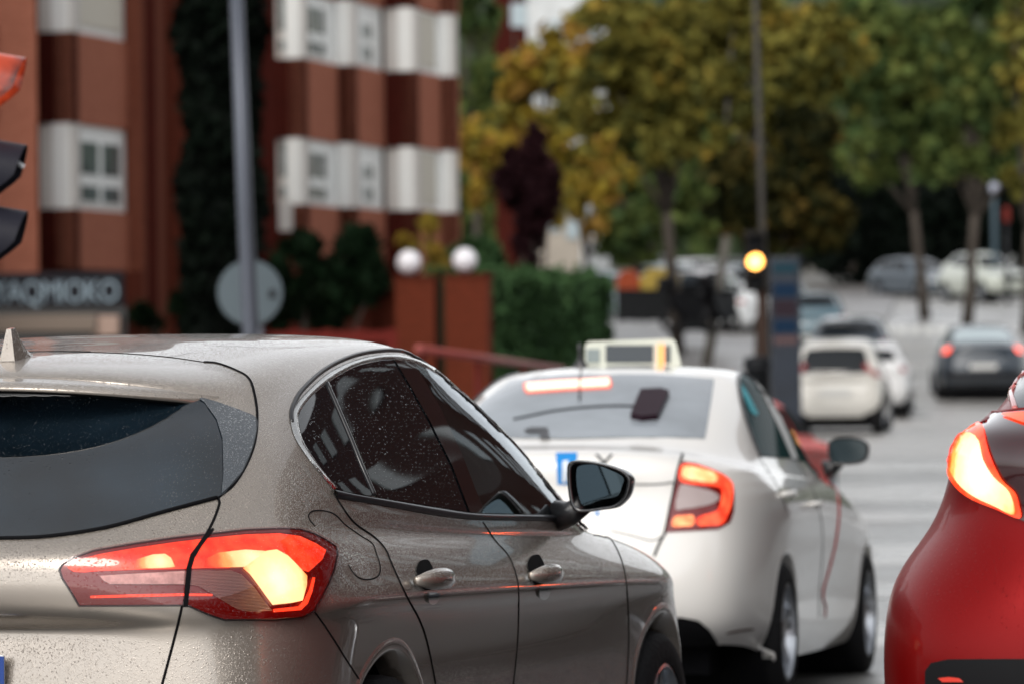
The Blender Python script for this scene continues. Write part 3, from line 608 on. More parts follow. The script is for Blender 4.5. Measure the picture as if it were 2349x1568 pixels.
# ================================================================ the white saloon taxi
S_RINGS = [
 [(-.85,0,.27),(-.85,.35,.27),(-.82,.58,.27),(-.72,.70,.27),(-.45,.77,.25),(0,.79,.19),(.9,.79,.17),(1.75,.79,.17),(2.6,.79,.18),(2.95,.75,.2),(3.25,.5,.2),(3.38,0,.2)],
 [(-.98,.0,.38),(-.97,.35,.38),(-.92,.60,.38),(-.77,.755,.37),(-.45,.825,.36),(0,.85,.34),(.9,.83,.30),(1.75,.83,.30),(2.6,.85,.31),(3.0,.80,.32),(3.3,.53,.32),(3.44,0,.32)],
 [(-1.0,0,.56),(-.99,.35,.56),(-.94,.61,.56),(-.78,.765,.56),(-.45,.835,.56),(0,.855,.56),(.9,.85,.55),(1.75,.85,.55),(2.6,.855,.55),(3.02,.80,.53),(3.33,.54,.52),(3.48,0,.52)],
 [(-.97,0,.74),(-.96,.34,.74),(-.90,.60,.74),(-.75,.75,.74),(-.45,.825,.73),(0,.852,.72),(.9,.853,.71),(1.75,.85,.7),(2.6,.85,.69),(3.0,.78,.66),(3.3,.53,.62),(3.45,0,.6)],
 [(-.93,0,.90),(-.92,.34,.90),(-.87,.57,.90),(-.73,.72,.89),(-.45,.805,.88),(0,.84,.87),(.9,.842,.86),(1.75,.835,.85),(2.55,.81,.82),(2.93,.70,.77),(3.18,.46,.72),(3.3,0,.70)],
 [(-.93,0,1.03),(-.92,.32,1.025),(-.86,.52,1.01),(-.72,.665,.985),(-.45,.765,.965),(0,.80,.955),(.9,.805,.94),(1.75,.79,.93),(2.4,.72,.90),(2.75,.58,.86),(2.9,.33,.84),(2.97,0,.84)],
 [(-.78,0,1.085),(-.77,.31,1.08),(-.73,.49,1.065),(-.62,.63,1.04),(-.40,.735,1.01),(0,.78,.985),(.9,.785,.965),(1.7,.775,.95),(2.15,.70,.93),(2.42,.53,.92),(2.54,.30,.92),(2.6,0,.92)],
 [(-.55,0,1.11),(-.55,.30,1.105),(-.52,.47,1.09),(-.43,.60,1.07),(-.24,.70,1.04),(.08,.755,1.01),(.9,.765,.99),(1.6,.755,.97),(1.95,.68,.96),(2.15,.48,.98),(2.22,.25,.99),(2.25,0,.99)],
 [(-.15,0,1.255),(-.15,.29,1.25),(-.12,.45,1.24),(-.04,.56,1.23),(.12,.625,1.22),(.35,.655,1.22),(.95,.67,1.21),(1.4,.655,1.19),(1.62,.58,1.18),(1.75,.42,1.19),(1.80,.22,1.2),(1.82,0,1.2)],
 [(.22,0,1.385),(.22,.25,1.38),(.25,.40,1.365),(.32,.49,1.35),(.42,.54,1.36),(.55,.565,1.375),(.9,.575,1.39),(1.1,.56,1.38),(1.22,.50,1.38),(1.3,.37,1.39),(1.34,.2,1.40),(1.36,0,1.405)],
 [(.36,0,1.425),(.37,.19,1.42),(.40,.31,1.415),(.47,.39,1.41),(.55,.44,1.42),(.65,.46,1.43),(.87,.47,1.445),(.97,.45,1.445),(1.05,.40,1.44),(1.1,.3,1.445),(1.13,.15,1.45),(1.15,0,1.45)],
 [(.5,0,1.45),(.51,.10,1.45),(.54,.17,1.45),(.58,.21,1.45),(.64,.23,1.455),(.72,.24,1.46),(.86,.24,1.468),(.9,.23,1.468),(.94,.21,1.468),(.97,.16,1.468),(.99,.08,1.468),(1.0,0,1.468)],
 [(.7,0,1.468),(.71,0,1.468),(.72,0,1.469),(.74,0,1.47),(.76,0,1.47),(.79,0,1.472),(.84,0,1.475),(.85,0,1.475),(.86,0,1.475),(.87,0,1.475),(.88,0,1.475),(.89,0,1.475)],
]
def r3(x, y): return ((1100 + x / 1.7835) / 1.0898, (830 + y / 1.7835) / 1.0898)
def r4(x, y): return ((1180 + x / 3.789) / 1.0898, (830 + y / 3.789) / 1.0898)
def r2(x, y): return ((1300 + x / 3.915) / 1.0898, (1080 + y / 3.915) / 1.0898)
WP = paint('white_paint', (.82, .80, .765), rough=.3)
sroot = empty('taxi_saloon', 'white saloon taxi with lit third brake light and red door stripe, behind the grey hatchback', 'taxi', (.331, 18.913, -.098), -.215)
sroot.rotation_euler = (-.033, 0, -.215)
sc = Car(sroot, S_RINGS, du=18, dv=12)
GREY_GLASS = pmat('grey_rear_glass', (.27, .30, .33), .06, coat=0, spec=.9, noise=.2, nscale=3)  # grey base stands in for reflected sky and mist
def spatch(name, pts, fn, mat, off, step=12, **k): return sc.px_patch(name, [fn(*p) for p in pts], mat, off, step, **k)
# rear window across the centre
RW = [r4(*p) for p in [(990,465),(1400,450),(1700,452),(2000,468),(2292,495),(2285,560),(2265,700),(2240,850),(2215,1000),(2200,1060),(2000,1052),(1700,1048),(1300,1052),(990,1060)]]
h = [sc.hit(*p) for p in RW]
rt = [(v.x, v.z) for v in h if v is not None and v.x > .02]; zt, zb = h[0].z, h[-1].z
full = [(0, zt)] + rt + [(0, zb)] + [(-x, z) for x, z in reversed(rt)]
v2, F = fill2d(full, .04); V = []
for x, z in v2:
    q = sc.bvh2.ray_cast(Vector((x, -3, z)), Vector((0, 1, 0))); n = q[1] if q[1].y < 0 else -q[1]; V.append(q[0] + n * .004)
rw = mesh('rear_window', V, F, GREY_GLASS, sroot, True); sc.fix(rw)
BRK = emat('brake_lamp_hot', (1.15, .62, .30), 1.2, .4, 30, (1.1, .36, .12))
BRR = emat('brake_lamp_red', (1.0, .10, .035), 1.3, .4, 22, (.8, .035, .012))
bl = sc.px_patch('third_brake_light', [r4(*p) for p in [(520,550),(800,528),(1295,500),(1305,520),(1302,560),(1290,575),(900,596),(545,620),(520,605)]], emat('third_brake_light', (1.1, .72, .56), 1.3), .012, 12, mirror=False, curve=False)
sc.px_patch('brake_light_surround', [r4(*p) for p in [(490,540),(800,512),(1310,484),(1330,560),(1310,592),(900,612),(520,640),(492,600)]], emat('brake_surround', (1, .16, .08), .8), .008, 12, mirror=False, curve=False)
# side glass
TGL = pmat('teal_side_glass', (.008, .035, .04), .05, spec=.15)
TGL.node_tree.nodes['Principled BSDF'].inputs['IOR'].default_value = 1.04
spatch('side_window', [(1335,228),(1352,208),(1378,208),(1400,235),(1450,340),(1510,460),(1568,585),(1500,582),(1425,575),(1390,480),(1350,350)], r3, TGL, .004, mirror=True, curve=False)
spatch('side_window', [(1420,225),(1450,232),(1500,280),(1580,400),(1640,500),(1690,600),(1680,612),(1590,592),(1540,480),(1470,330)], r3, TGL, .004, curve=False)
spatch('window_divider', [(1392,208),(1420,222),(1500,370),(1550,480),(1592,590),(1566,590),(1510,460),(1440,310)], r3, pmat('silver_trim', (.6, .6, .6), .3, .2), .007, curve=False)
sc.strip('window_seal', [r3(*p) for p in [(1425,580),(1385,480),(1345,350),(1328,240),(1340,208),(1375,198),(1430,205),(1500,262),(1590,390),(1660,505),(1710,605)]], .018, BLACK, .002, n=6)
sc.px_patch('window_sticker', [r3(*p) for p in [(1338,255),(1368,300),(1412,385),(1405,398),(1380,380),(1345,300)]], pmat('cyan_sticker', (.01, .35, .42), .4), .008, 9, mirror=False, curve=False)
# lamps
LP = [(1080,598),(1140,608),(1200,628),(1260,655),(1300,690),(1310,740),(1308,820),(1290,870),(1240,900),(1120,908),(1008,914),(1030,800),(1055,690)]
sl = spatch('tail_lamp', LP, r3, RED_H, .004, 9, curve=False)
def sp(name, pts, mat, off): sc.px_patch(name, [r2(*p) for p in pts], mat, off, 7, parent=sl[0], mirror=sl[1], curve=True, k=3)
sp('brake_light', [(1570,380),(1700,372),(1850,415),(1990,480),(2060,540),(2075,620),(2060,740),(2010,880),(1960,950),(1840,960),(1740,960),(1740,880),(1900,830),(1950,760),(1965,620),(1900,580),(1700,560),(1560,520)], BRR, .007)
sp('brake_light', [(1590,410),(1640,395),(1780,420),(1895,460),(1915,510),(1870,545),(1700,525),(1585,490)], BRK, .010)
sp('brake_light', [(1510,880),(1600,868),(1690,868),(1690,960),(1600,970),(1490,970)], emat('lamp_orange', (1.1, .40, .16), 1.3, .4, 30, (1, .16, .05)), .010)
sp('reversing_light', [(1560,575),(1660,575),(1760,600),(1900,640),(1940,700),(1880,745),(1760,780),(1600,800),(1520,795)], pmat('lamp_clear', (.45, .36, .35), .2, coat=1), .008)
# lid, deck lines, bumper
sc.strip('boot_gap', [r3(*p) for p in [(1082,565),(1060,640),(1035,760),(1010,880),(1000,920),(975,970),(955,1020)]], .012, SEAM, 0)
sc.strip('boot_crease', [r3(*p) for p in [(840,697),(900,700),(980,698),(1040,690)]], .012, pmat('crease_shade_grey', (.25, .25, .25), .6), -.002)  # grey strip paints the crease's shade onto the white lid
sc.strip('bumper_gap', [r3(*p) for p in [(760,905),(860,930),(950,950),(1010,918)]], .006, SEAM, -.001)
sc.strip('door_gap', [r3(*p) for p in [(1425,585),(1470,650),(1520,740),(1545,820)]], .007, pmat('grey_gap', (.12,.12,.12), .7), -.001)
sc.strip('door_gap', [r3(*p) for p in [(1590,600),(1660,720),(1700,860),(1705,1000),(1690,1200),(1690,1290)]], .008, bpy.data.materials['grey_gap'], -.001)
sc.strip('red_stripe', [r3(*p) for p in [(1730,655),(1762,700),(1778,780),(1775,880),(1760,980),(1735,1080),(1712,1160),(1708,1210),(1718,1240),(1716,1290)]], .03, pmat('red_stripe_paint', (.42, .02, .02), .35), -.008, mirror=True, n=8)
spatch('badge_panel', [(517,562),(612,560),(608,640),(606,700),(525,700)], r3, pmat('blue_badge', (.02, .24, .62), .4), .004, 10, mirror=False, curve=False)
spatch('badge_sign', [(548,600),(574,596),(566,690),(545,690)], r3, pmat('badge_white', (.7, .75, .8), .4), .008, 10, mirror=False, curve=False)
spatch('sticker', [(690,820),(712,820),(708,842),(694,836)], r3, bpy.data.materials['blue_badge'], .004, 8, mirror=False, curve=False)
for a, b in (((752, 270), (835, 360)), ((895, 270), (815, 360)), ((822, 350), (818, 400))):
    sc.strip('lettering', [r2(*a), r2(*b)], .014, pmat('letter_grey', (.06, .065, .07), .5) if not bpy.data.materials.get('letter_grey') else bpy.data.materials['letter_grey'], .0, curve=False, mirror=False)
# bumper's lower valance, exhaust recess
spatch('rear_valance', [(900,1290),(1075,1290),(1150,1305),(1200,1345),(1235,1400),(1245,1440),(1240,1500),(900,1500)], r3, DARK, .006, 12, curve=False)
sc.strip('scratch', [r3(*p) for p in [(1265,1368),(1340,1352),(1410,1345)]], .014, pmat('scratch_brown', (.08, .05, .04), .8), -.003, mirror=False, taper=True)
# rear wiper box on the glass and cable
p0 = [r4(*p) for p in [(1600,640),(1790,632),(1865,655),(1830,730),(1760,885),(1610,900),(1505,875),(1540,780)]]
V = [sc.hit(*p, .03) for p in p0] + [sc.hit(*p, .003) for p in p0]; n = len(p0)
mesh('card_reader_box', V, [tuple(range(n))] + [(i, (i + 1) % n, n + (i + 1) % n, n + i) for i in range(n)], pmat('dark_maroon_box', (.018, .006, .012), .4), sroot)
sc.strip('cable', [r4(*p) for p in [(395,882),(560,848),(800,800),(1100,768),(1350,756),(1560,760)]], .012, PLASTIC, .006, mirror=False)
sc.px_patch('dark_bracket', [r4(*p) for p in [(495,985),(560,965),(715,965),(738,1070),(650,1070),(640,1020),(520,1015)]], BLACK, .01, 10, mirror=False, curve=False)
q = sc.hit(*r4(1022, 365))
MB().lathe([(.035, -.004), (.032, .008), (.015, .03), (.012, .05), (.001, .05)], 16, 'z', q).tube([q + Vector((0, -.005, .02)), q + Vector((0, -.03, .10))], .008, 8).build('roof_aerial', BLACK, sroot, True)
sc.strip('aerial_wire', [r4(1028, 470), r4(1022, 600), r4(1018, 715)], .008, PLASTIC, .016, curve=False, mirror=False)
sbody = sc.body(WP, arches=((.0, .31, .335), (2.6, .31, .335)))
sc.arch(.0, .31, .335, .025, WP); sc.arch(2.6, .31, .335, .025, WP)
sc.wheel(.0, .30, .30, .765, spokes=5); sc.wheel(2.6, .30, .30, .765, spokes=5)
SM = [r3(*p) for p in [(1728,530),(1745,500),(1790,488),(1860,492),(1900,510),(1912,545),(1900,590),(1860,610),(1790,615),(1740,605)]]
SMG = [r3(*p) for p in [(1740,530),(1755,508),(1795,498),(1855,502),(1890,518),(1900,548),(1888,582),(1850,598),(1790,602),(1750,592)]]
mirror_part(sc, SM, SMG, 1.72, .14, bpy.data.materials['mirror_shell_black'], pmat('mirror_teal', (.02, .035, .042), .12, .3), (.77, 1.78, 1.0))
for pts in ([(1515,745),(1560,738)], [(1640,790),(1672,783)]):
    a, b = sc.hit(*r3(*pts[0])), sc.hit(*r3(*pts[1]))
    for sg in (1, -1):
        MB().tube([(sg * (a.x + .01), a.y, a.z), (sg * (a.x + .035), a.y * .6 + b.y * .4, a.z), (sg * (b.x + .035), a.y * .3 + b.y * .7, b.z), (sg * (b.x + .01), b.y, b.z)], [.01, .016, .016, .01], 8).build('door_handle', WP, sroot, True)
sc.px_patch('window_glow', [r3(*p) for p in [(1580,452),(1608,450),(1622,470),(1618,490),(1590,486)]], emat('amber_window_patch', (1, .42, .08), .9), .009, 6, mirror=False, curve=True)  # emissive amber patch laid on the side window
MB().box(-.62, .62, -.6, 3.0, .14, .45).build('underbody', SEAM, sroot)
# taxi sign on the roof: a thing carried by the roof
tl = empty('taxi_roof_sign', 'cream roof sign box with dark display and amber strip on the white taxi', 'roof sign')
tl.matrix_world = sroot.matrix_world.copy(); bpy.context.view_layer.update()
tl.location = sroot.matrix_world @ Vector((.0, .95, 1.475)); tl.rotation_euler = (-.033, ROLL, -.12)
CREAM = pmat('cream_plastic', (.62, .64, .56), .4)
wq = .213
mb = MB(); prof = [(-.213, 0), (-.213, .088), (-.206, .102), (-.19, .107), (.17, .122), (.19, .118), (.203, .104), (.228, 0)]
n = len(prof); V = [(x, 0, z) for x, z in prof] + [(x * .95, .13, z * .95) for x, z in prof]
mb.add(V, [tuple(range(n)), tuple(range(2 * n - 1, n - 1, -1))] + [(i, n + i, n + (i + 1) % n, (i + 1) % n) for i in range(n)])
mb.build('housing', CREAM, tl)
MB().box(-.118, .10, -.006, -.002, .012, .092, .002).build('display', pmat('dark_display', (.035, .045, .055), .25), tl)
MB().box(-.205, -.145, -.006, -.002, .012, .075, .002).build('side_panel', pmat('grey_display', (.25, .29, .29), .4), tl)
MB().box(.156, .178, -.006, -.002, .012, .09, .002).build('side_display', bpy.data.materials['dark_display'], tl)
MB().box(.120, .150, -.012, -.001, .004, .095, .003).build('amber_lamp', emat('amber_lamp', (1, .36, .10), 1.25), tl)

# ================================================================ the red car at the right edge
R_RINGS = [
 [(-.62,0,.34),(-.62,.40,.34),(-.58,.64,.34),(-.50,.76,.34),(-.35,.82,.33),(0,.84,.3),(.9,.84,.26),(1.75,.84,.26),(2.6,.84,.26),(2.95,.80,.28),(3.2,.55,.28),(3.35,0,.28)],
 [(-.78,0,.50),(-.77,.40,.50),(-.73,.66,.50),(-.62,.82,.50),(-.42,.895,.50),(0,.91,.48),(.9,.895,.45),(1.75,.895,.44),(2.6,.91,.44),(3.0,.86,.44),(3.3,.6,.45),(3.46,0,.45)],
 [(-.82,0,.72),(-.81,.40,.72),(-.77,.69,.72),(-.64,.85,.72),(-.42,.92,.72),(0,.93,.70),(.9,.91,.66),(1.75,.91,.66),(2.6,.93,.66),(3.02,.87,.65),(3.35,.6,.65),(3.5,0,.64)],
 [(-.80,0,.88),(-.79,.40,.88),(-.75,.67,.88),(-.62,.825,.89),(-.40,.90,.90),(0,.915,.88),(.9,.89,.84),(1.75,.90,.82),(2.6,.92,.80),(3.0,.86,.79),(3.32,.6,.78),(3.48,0,.77)],
 [(-.76,0,1.0),(-.75,.38,1.0),(-.70,.61,1.01),(-.57,.75,1.01),(-.37,.825,1.01),(0,.85,.99),(.9,.85,.95),(1.75,.87,.93),(2.55,.87,.90),(2.95,.8,.89),(3.22,.56,.88),(3.36,0,.87)],
 [(-.76,0,1.11),(-.75,.38,1.11),(-.70,.60,1.12),(-.55,.735,1.13),(-.33,.785,1.12),(0,.80,1.08),(.9,.82,1.03),(1.75,.84,1.0),(2.45,.83,.97),(2.8,.72,.96),(3.0,.46,.96),(3.12,0,.96)],
 [(-.75,0,1.21),(-.74,.38,1.21),(-.69,.60,1.22),(-.53,.72,1.23),(-.28,.765,1.20),(.05,.785,1.14),(.9,.80,1.07),(1.7,.81,1.03),(2.25,.75,1.0),(2.5,.58,1.0),(2.6,.33,1.01),(2.64,0,1.01)],
 [(-.64,0,1.27),(-.63,.33,1.27),(-.58,.51,1.275),(-.44,.645,1.28),(-.2,.71,1.25),(.1,.745,1.2),(.9,.78,1.10),(1.65,.78,1.06),(2.0,.70,1.04),(2.2,.5,1.06),(2.28,.27,1.07),(2.3,0,1.07)],
 [(-.42,0,1.42),(-.41,.28,1.42),(-.37,.43,1.42),(-.27,.53,1.41),(-.08,.60,1.40),(.2,.635,1.38),(.9,.67,1.33),(1.45,.66,1.28),(1.7,.60,1.25),(1.84,.45,1.26),(1.9,.24,1.27),(1.92,0,1.27)],
 [(-.30,0,1.55),(-.29,.24,1.55),(-.25,.36,1.545),(-.16,.45,1.535),(.0,.51,1.53),(.3,.54,1.53),(.85,.56,1.52),(1.15,.55,1.49),(1.32,.49,1.47),(1.42,.36,1.48),(1.48,.2,1.49),(1.5,0,1.49)],
 [(-.12,0,1.59),(-.11,.17,1.59),(-.06,.28,1.59),(.02,.35,1.585),(.15,.39,1.585),(.4,.41,1.59),(.8,.42,1.59),(.95,.41,1.585),(1.05,.38,1.58),(1.12,.3,1.58),(1.16,.15,1.585),(1.18,0,1.59)],
 [(.2,0,1.61),(.22,0,1.61),(.26,0,1.61),(.3,0,1.61),(.36,0,1.61),(.5,0,1.615),(.7,0,1.62),(.74,0,1.62),(.78,0,1.62),(.8,0,1.62),(.82,0,1.62),(.84,0,1.62)],
]
def r9(x, y): return ((1950 + x / 1.938) / 1.0898, (900 + y / 1.938) / 1.0898)
RP = add_drops(paint('wet_red_paint', (.20, .0006, .001), metal=.45, rough=.34, coat=.16), ((110, .75, .26), (240, .6, .32)))
rroot = empty('red_car', 'wet red crossover with glaring tail lamp cut by the right edge', 'car', (1.70, 9.9, .02), -.20)
rroot.location = Vector((1.80, 9.85, .02))
rc = Car(rroot, R_RINGS, du=16, dv=12)
RP.node_tree.nodes['Principled BSDF'].inputs['Specular IOR Level'].default_value = .12
def m_left(o):
    for v in o.data.vertices: v.co.x = -v.co.x
    o.data.flip_normals()
def rpatch(name, pts, mat, off, step=10, curve=True, parent=None, mirror=True, k=4): return rc.px_patch(name, [r9(*p) for p in pts], mat, off, step, curve=curve, k=k, parent=parent, mirror=mirror)
rl = rpatch('tail_lamp', [(800,380),(830,350),(900,315),(1000,290),(1100,285),(1200,275),(1300,270),(1300,900),(1240,830),(1160,790),(1060,740),(950,700),(880,650),(830,580),(800,480)], pmat('dark_red_lamp', (.03, .002, .003), .12, coat=1), .006, 10)
_rcc = rc.hit(*r9(985, 560)); EH = gradmat('lamp_hot_yellow', (_rcc.x, _rcc.y, _rcc.z), .215, [(0, (.9, .02, .004)), (1, (1.4, 1.25, .85)), (.18, (1.0, .10, .02)), (.36, (1.2, .42, .08)), (.55, (1.35, .95, .42))], 1.0); ER = emat('lamp_red_glare', (1.0, .075, .015), 1.6, .3, 20, (.9, .03, .006))
rpatch('brake_light', [(803,390),(840,362),(930,340),(985,350),(1005,400),(1040,500),(1090,600),(1150,660),(1170,720),(1172,790),(1060,745),(950,700),(880,650),(832,580),(806,480)], ER, .010, 9, parent=rl[0], mirror=rl[1])
rpatch('brake_light', [(822,430),(860,400),(940,395),(985,430),(1010,510),(1060,590),(1130,660),(1150,770),(1060,730),(960,680),(890,620),(845,540)], EH, .014, 9, parent=rl[0], mirror=rl[1])
rpatch('brake_light', [(1085,300),(1200,290),(1300,285),(1300,385),(1200,350),(1120,320)], ER, .010, 9, parent=rl[0], mirror=rl[1])
RWL = [(2600,-235),(2000,-225),(1600,-205),(1350,-165),(1215,-110),(1150,-20),(1128,40),(1130,110),(1140,200),(1158,262),(1300,266),(1700,280),(2200,288),(2600,290)]
h = [rc.hit(*r9(*p)) for p in RWL]; rt = [(abs(v.x), v.z) for v in h if v is not None]
full = [(0, rt[0][1])] + rt + [(0, rt[-1][1])] + [(-x, z) for x, z in reversed(rt)]
v2, F = fill2d(full, .04); V = []
for x, z in v2:
    q = rc.bvh2.ray_cast(Vector((x, -3, z)), Vector((0, 1, 0))); n = q[1] if q[1].y < 0 else -q[1]; V.append(q[0] + n * .005)
rc.fix(mesh('rear_window', V, F, pmat('hazy_rear_glass', (.06, .065, .075), .06, spec=.9), rroot, True))
q = rc.bvh2.ray_cast(Vector((0, -3, .80)), Vector((0, 1, 0)))[0]; MB().box(-.26, .26, q.y - .03, q.y - .01, .75, .86, .003).build('number_plate', bpy.data.materials['plate_white'], rroot)
MB().box(-.34, .34, q.y - .035, q.y + .03, .90, .94, .01).build('plate_trim', BLACK, rroot)
rc.strip('glass_trim', [r9(*p) for p in [(1132,-30),(1112,30),(1112,120),(1125,200),(1142,268)]], .016, pmat('pink_red_trim', (.55, .12, .11), .3, coat=1), .002)
rc.strip('lamp_edge', [r9(*p) for p in [(805,372),(835,345),(900,312),(1000,286),(1100,280),(1200,268),(1300,262)]], .012, RP, .003)
rpatch('rear_bumper', [(712,1530),(740,1490),(820,1472),(1000,1470),(1300,1470),(1300,1720),(712,1720)], pmat('black_bumper', (.008, .008, .009), .5), .006, 14, curve=False)
rpatch('reflector', [(780,1562),(830,1556),(880,1562),(900,1580),(800,1580)], emat('reflector_red', (1, .06, .03), .5), .010, 8, curve=False)  # emission stands in for light thrown back; no lamp here
rbody = rc.body(RP, arches=((.0, .36, .39), (2.6, .36, .39)))
rc.arch(.0, .36, .39, .05, PLASTIC); rc.arch(2.6, .36, .39, .05, PLASTIC)
rc.wheel(.0, .35, .34, .83); rc.wheel(2.6, .35, .34, .83)
# ================================================================ ground, road, pavements, markings
def grid_sheet(name, xs, ys, mat, dz=0, kind='structure'):
    V = [(x, y, G(y) + dz) for y in ys for x in xs]; n = len(xs)
    F = [(j * n + i, j * n + i + 1, (j + 1) * n + i + 1, (j + 1) * n + i) for j in range(len(ys) - 1) for i in range(n - 1)]
    return tag(mesh(name, V, F, mat, None, True), kind=kind)
def wet_ground(name, c1_, c2_, r1, r2, sc=.35, fine=60):
    m, n, b = new_mat(name); b.inputs['Specular IOR Level'].default_value = 1.0; P(b, Coat_Weight=.6, Coat_Roughness=.45); tc = n.nodes.new('ShaderNodeTexCoord')
    t = n.nodes.new('ShaderNodeTexNoise'); t.inputs['Scale'].default_value = sc; t.inputs['Detail'].default_value = 6; t.inputs['Roughness'].default_value = .6
    t2 = n.nodes.new('ShaderNodeTexNoise'); t2.inputs['Scale'].default_value = fine; t2.inputs['Detail'].default_value = 3
    n.links.new(tc.outputs['Object'], t.inputs['Vector']); n.links.new(tc.outputs['Object'], t2.inputs['Vector'])
    r = n.nodes.new('ShaderNodeValToRGB'); r.color_ramp.elements[0].position = .35; r.color_ramp.elements[1].position = .65; r.color_ramp.elements[0].color = (*c1_, 1); r.color_ramp.elements[1].color = (*c2_, 1)
    mp = n.nodes.new('ShaderNodeMapRange'); mp.inputs['From Min'].default_value = .38; mp.inputs['From Max'].default_value = .62; mp.inputs['To Min'].default_value = r1; mp.inputs['To Max'].default_value = r2
    n.links.new(t.outputs['Fac'], r.inputs[0]); n.links.new(t.outputs['Fac'], mp.inputs['Value']); n.links.new(r.outputs[0], b.inputs['Base Color']); n.links.new(mp.outputs[0], b.inputs['Roughness'])
    bp = n.nodes.new('ShaderNodeBump'); bp.inputs['Strength'].default_value = .35; bp.inputs['Distance'].default_value = .01; n.links.new(t2.outputs['Fac'], bp.inputs['Height']); n.links.new(bp.outputs[0], b.inputs['Normal'])
    return m
ASPH = wet_ground('glare_wet_asphalt', (.27, .262, .25), (.37, .36, .343), .22, .6)  # pale base colour carries the sky glare off the wet road
PAVE = wet_ground('wet_paving', (.11, .10, .095), (.17, .155, .145), .3, .55, .8)
MARK = wet_ground('worn_white_marking', (.24, .24, .23), (.46, .455, .44), .2, .4, 1.5)
YS = [-80, -40, -10, 0, 6, 10.5, 14, 19, 22, 26, 30, 38, 45, 52, 60, 70, 78, 83, 88, 96, 105, 115, 125, 140, 160, 190, 220, 270, 320, 500, 700]
grid_sheet('ground', np.linspace(-400, 400, 9), YS, wet_ground('dark_soil', (.03, .03, .022), (.06, .055, .04), .5, .8), -.05)
HEAD = .245                                                           # heading of the street
def road_x(Y, off): return off + (Y - 10) * (.215 if Y < 60 else .0) if False else off + road_c(Y)
def road_c(Y): return -.5 + .17 * Y - .0006 * max(0, Y - 40) ** 2 * .6
def ribbon(name, offs, y0, y1, mat, dz, step=4, kind='structure', lab=None, cat=None, grp=None, parent=None):
    ys = list(np.arange(y0, y1, step)) + [y1]; V = []; n = len(offs)
    for y in ys:
        for o in offs: V.append((road_c(y) + o, y, G(y) + dz))
    F = [(j * n + i, j * n + i + 1, (j + 1) * n + i + 1, (j + 1) * n + i) for j in range(len(ys) - 1) for i in range(n - 1)]
    return tag(mesh(name, V, F, mat, parent, False), lab, cat, grp, kind)
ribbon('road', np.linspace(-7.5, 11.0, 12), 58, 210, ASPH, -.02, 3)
ribbon('road', np.linspace(-7.5, 11.0, 12), 20.2, 58, wet_ground('part_glare_wet_asphalt', (.12, .12, .11), (.20, .195, .185), .25, .5), -.02, 3)  # greyer copy, with less sky glare put into its colour
ribbon('road', np.linspace(-7.5, 11.0, 12), -60, 20.2, wet_ground('dark_wet_asphalt', (.03, .03, .03), (.05, .05, .05), .2, .4), -.02, 3)  # unseen near stretch, darkened to throw less light onto the car sides
# left pavement with its kerb, right pavement
def pavement(name, o0, o1, y0, y1):
    ys = list(np.arange(y0, y1, 3)) + [y1]; V = []
    for y in ys:
        g = G(y); V += [(road_c(y) + o0, y, g - .1), (road_c(y) + o0, y, g + .12), (road_c(y) + o1, y, g + .12), (road_c(y) + o1, y, g - .1)]
    F = [(j * 4 + i, j * 4 + i + 1, j * 4 + i + 5, j * 4 + i + 4) for j in range(len(ys) - 1) for i in range(3)]
    return tag(mesh(name, V, F, PAVE), kind='structure')
pavement('pavement', -30, -7.5, -60, 210); pavement('pavement', 11.0, 30, -60, 210)
# worn white blocks and bands across the carriageway ahead of the cars
bands = [(20.6, 22.2), (23.2, 25.2), (27.6, 29.2), (31.4, 34.6), (38.5, 40.5), (42.5, 47.5), (52, 56)]
for a, b in bands: 
    ys = list(np.linspace(a, b, 4)); V = [(x, y, G(y) - .016 + .0) for y in ys for x in (X_of(1500, y), X_of(2500, y) + .5)]
    tag(mesh('road_marking', V, [(j * 2, j * 2 + 1, j * 2 + 3, j * 2 + 2) for j in range(3)], MARK), kind='structure')
for k in range(11):                                                   # far crossing: a row of white blocks
    px = 1905 + k * 31; Y0, Y1 = 121 - k * .35, 126 - k * .35
    V = [(X_of(px + a, y), y, G(y) - .012) for y in (Y0, Y1) for a in (0, 18)]
    tag(mesh('road_marking', V, [(0, 1, 3, 2)], pmat('bright_marking', (.7, .7, .66), .4) if not bpy.data.materials.get('bright_marking') else bpy.data.materials['bright_marking']), kind='structure')
# hillside behind everything
V = []; hx = np.linspace(-160, 200, 37); hy_ = [235, 260, 300, 360]; hz = [0, 7, 16, 24]
for y, z in zip(hy_, hz):
    for x in hx: V.append((x, y, G(y) + z + 1.5 * math.sin(x * .11 + y) + random.uniform(-.8, .8)))
F = [(j * 37 + i, j * 37 + i + 1, (j + 1) * 37 + i + 1, (j + 1) * 37 + i) for j in range(3) for i in range(36)]
tag(mesh('hillside', V, F, pmat('dark_green_hill', (.03, .045, .02), .9, noise=.5, nscale=.2), None, True), kind='structure')

